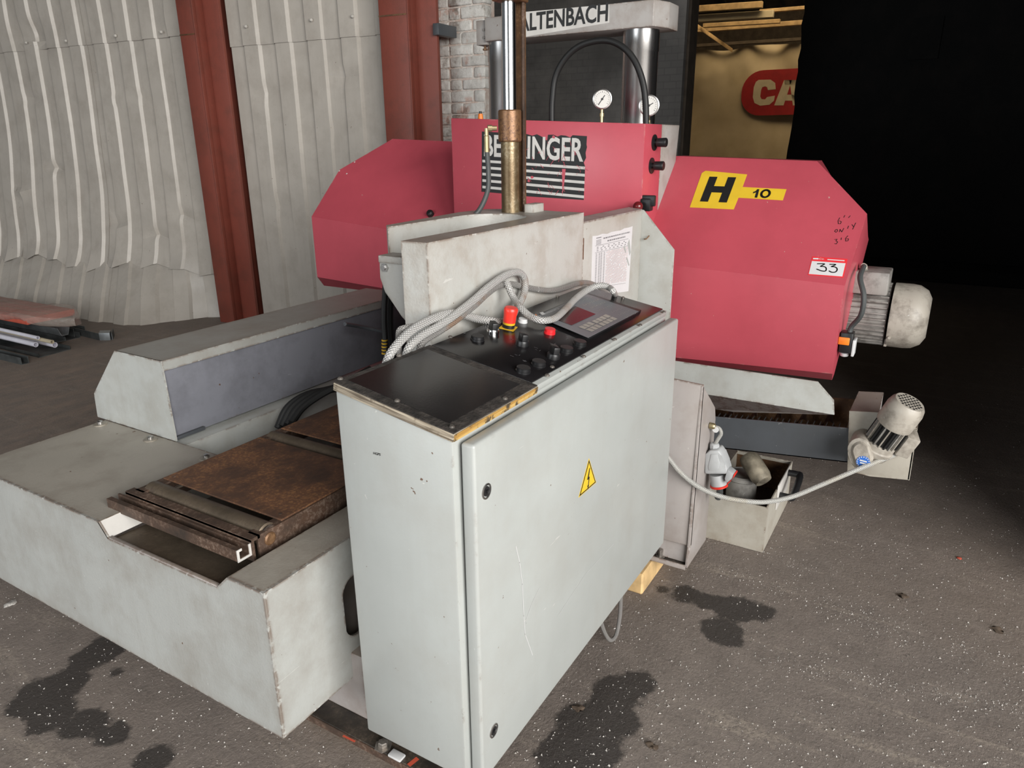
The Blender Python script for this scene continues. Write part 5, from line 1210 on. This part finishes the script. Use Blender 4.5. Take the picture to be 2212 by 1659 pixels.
bm = B(); k0_, k1_ = s5(1500, 760, .06), s5(1830, 985, 0); prism(bm, [g0, g0+Vector((.02, .6, 0)), g0+Vector((.02, .6, .06)), g0+Vector((0, 0, .06))], (.006, .006, 0)); solo('bent_flat_bar', bm, 'profile_dark', 'dark flat bar standing on edge behind the bracket', 'bar')
bm = B(); prism(bm, [g1+Vector((.012, 0, 0)), g1+Vector((.11, .14, 0)), g1+Vector((.11, .14, .06)), g1+Vector((.012, 0, .06))], (.006, -.006, 0)); solo('bent_flat_bar', bm, 'profile_dark', 'short dark flat bar angled off the bracket', 'bar')
# white tubes
for i, (x_, y_, zc, r_, L_, lab) in enumerate(((660, 1060, .12, .019, 1.2, 'white plastic tube, lowest on the profiles'), (1010, 1065, .10, .021, 1.5, 'longest white plastic tube on the profiles'), (960, 1010, .145, .015, 1.4, 'cream plastic tube lying on the longest tube'), (700, 935, .17, .014, 1.2, 'white plastic tube stacked at the back'))):
    p = s5(x_, y_, zc); ax_ = Vector((.05, -1, -.02)).normalized(); bm = B(); u_, v_, a_ = frame(ax_)
    lathe(bm, p-ax_*L_, ax_, [(r_*.8, 0), (r_, 0), (r_, L_), (r_*.8, L_), (r_*.78, L_-.05), (.001, L_-.05)], 14, cap=False); solo('plastic_tube', bm, 'tube_white' if i != 2 else 'far_cream', lab, 'tube', group='white tubes by the cladding')
# dark blocks the pile rests on
bm = B(); p = s5(300, 1090, .0); quadbox(bm, (p.x-.02, p.y+.1, .037), (p.x+.10, p.y+.35, .085), .004); solo('dark_offcut', bm, 'profile_dark', 'dark steel offcut propping up the white tubes', 'offcut')
bm = B(); p = s5(900, 900, .0); ax_ = Vector((.03, -1, 0)).normalized(); sd = Vector((1, .03, 0)).normalized(); orient_box(bm, p-ax_*1.3+sd*.02, ax_*1.25, sd*.24, Vector((0, 0, .135)), .004)
for v in bm.verts: v.co.z = max(v.co.z, .079)
solo('packing_block', bm, 'profile_dark', 'dark packing under the wrapped red panels', 'block')
# wrapped red panels
ax_ = Vector((.03, -1, 0)).normalized(); sd = Vector((1, .03, 0)).normalized()
tip = s5(500, 700, .165)
bm = B(); orient_box(bm, tip-ax_*1.4, ax_*1.4, sd*.40, Vector((0, 0, .055)), .004); wr = thing('wrapped_panel', 'red panel wrapped in clear plastic film on the profiles', 'panel', tip-ax_*.7); part('panel_board', bm, 'foil_red', wr)
bm = B()
for i in range(3): stroke(bm, [tip-ax_*1.39+sd*(.07+.11*i)+Vector((0, 0, .056)), tip+sd*(.07+.11*i)+Vector((0, 0, .056))], (0, 0, 1), .006)
part('panel_seams', bm, 'far_cream', wr)
bm = B(); rows_ = []
for i in range(26):
    t_ = i/25; c_ = tip-ax_*(1.42-t_*1.80)+sd*.20; sq = 1 if t_ < .76 else max(.12, 1-((t_-.76)/.24)**1.3*.88)
    row = []
    for j in range(17):
        a_ = 2*math.pi*j/16; cc, ss_ = math.cos(a_), math.sin(a_); sgn = lambda v: (abs(v)**.45)*(1 if v > 0 else -1)
        row.append(bm.verts.new(c_+sd*sgn(cc)*.215*sq+Vector((0, 0, .03+sgn(ss_)*(.036+.02*(t_ > .76))*(.55+.45*sq)+.012*nz(i*.6, j*.8)+(.03*math.sin(min(1, max(0, (t_-.6)/.25))*3.14))))))
    rows_.append(row)
for a, b in zip(rows_[:-1], rows_[1:]):
    for j in range(16): bm.faces.new((a[j], a[j+1], b[j+1], b[j]))
part('plastic_film', bm, 'clear_film', wr, 'crumpled clear plastic film', ang=50)

# ================================================================== GRIT AND DEBRIS ON THE FLOOR
bm = B()
def chip(q, s_):
    vs = [bm.verts.new(q+Vector((random.uniform(-1, 1), random.uniform(-1, 1), 0))*s_) for _ in range(3)]+[bm.verts.new(q+Vector((0, 0, s_*.9)))]
    for f in ((0, 1, 3), (1, 2, 3), (2, 0, 3)): bm.faces.new([vs[i] for i in f])
for _ in range(8500):
    r_ = random.random()
    if r_ < .75: px, py = random.uniform(1100, 2212), random.uniform(760, 1659)
    else: px, py = random.uniform(0, 800), random.uniform(1040, 1659)
    q = P(px, py, Z=0)
    if q.x > 9 or random.random() > min(1, 9/(q.x*q.x+q.y*q.y)): continue
    chip(q, random.choice((.0012, .0016, .002, .0028, .0036))*random.uniform(.7, 1.3))
for (ax0, ay0), (ax1, ay1), n_, wd_ in (((1500, 1225), (1960, 1340), 260, 44), ((1640, 1425), (2212, 1535), 320, 26), ((1640, 1190), (1760, 1235), 60, 20), ((1800, 1330), (2212, 1450), 200, 40)):
    for _ in range(n_):
        t_ = random.random(); chip(P(ax0+(ax1-ax0)*t_+random.gauss(0, 4), ay0+(ay1-ay0)*t_+random.gauss(0, wd_*.4), Z=0), random.uniform(.0012, .0034))
solo('grit', bm, 'grit_pale', 'pale grit and swarf specks scattered over the asphalt', 'grit', (0, 0, 0), kind='stuff', ang=1)
def lump(px, py, s_, mat, label, flat=.5):
    q = P(px, py, Z=0); bm = B(); bmesh.ops.create_icosphere(bm, subdivisions=2, radius=s_, matrix=Matrix.Translation(q+Vector((0, 0, s_*flat*.8))))
    for v in bm.verts: v.co += (v.co-q)*1.1*mnoise.noise(v.co*95)+Vector((mnoise.noise(v.co*60), mnoise.noise(v.co*70+Vector((5, 5, 5))), 0))*s_*.35; v.co.z = max(.0005, q.z+(v.co.z)*flat)
    solo('debris_lump', bm, mat, label, 'debris', ang=60)
lump(1408, 1613, 0.0112, 'debris', 'small dark stone next to the long oil stain')
lump(1250, 1530, 0.0140, 'debris', 'brown leafy scrap at the edge of the long oil stain', .25)
lump(2155, 1361, 0.0154, 'debris', 'flat brown lump on open asphalt', .3)
lump(2075, 1207, 0.0084, 'foil_red', 'small orange chip on open asphalt', .4)
lump(1950, 1288, 0.0154, 'debris', 'dark clod on open asphalt', .3)
lump(22, 1305, .018, 'grit_pale', 'pale scrap beside the bed', .2)
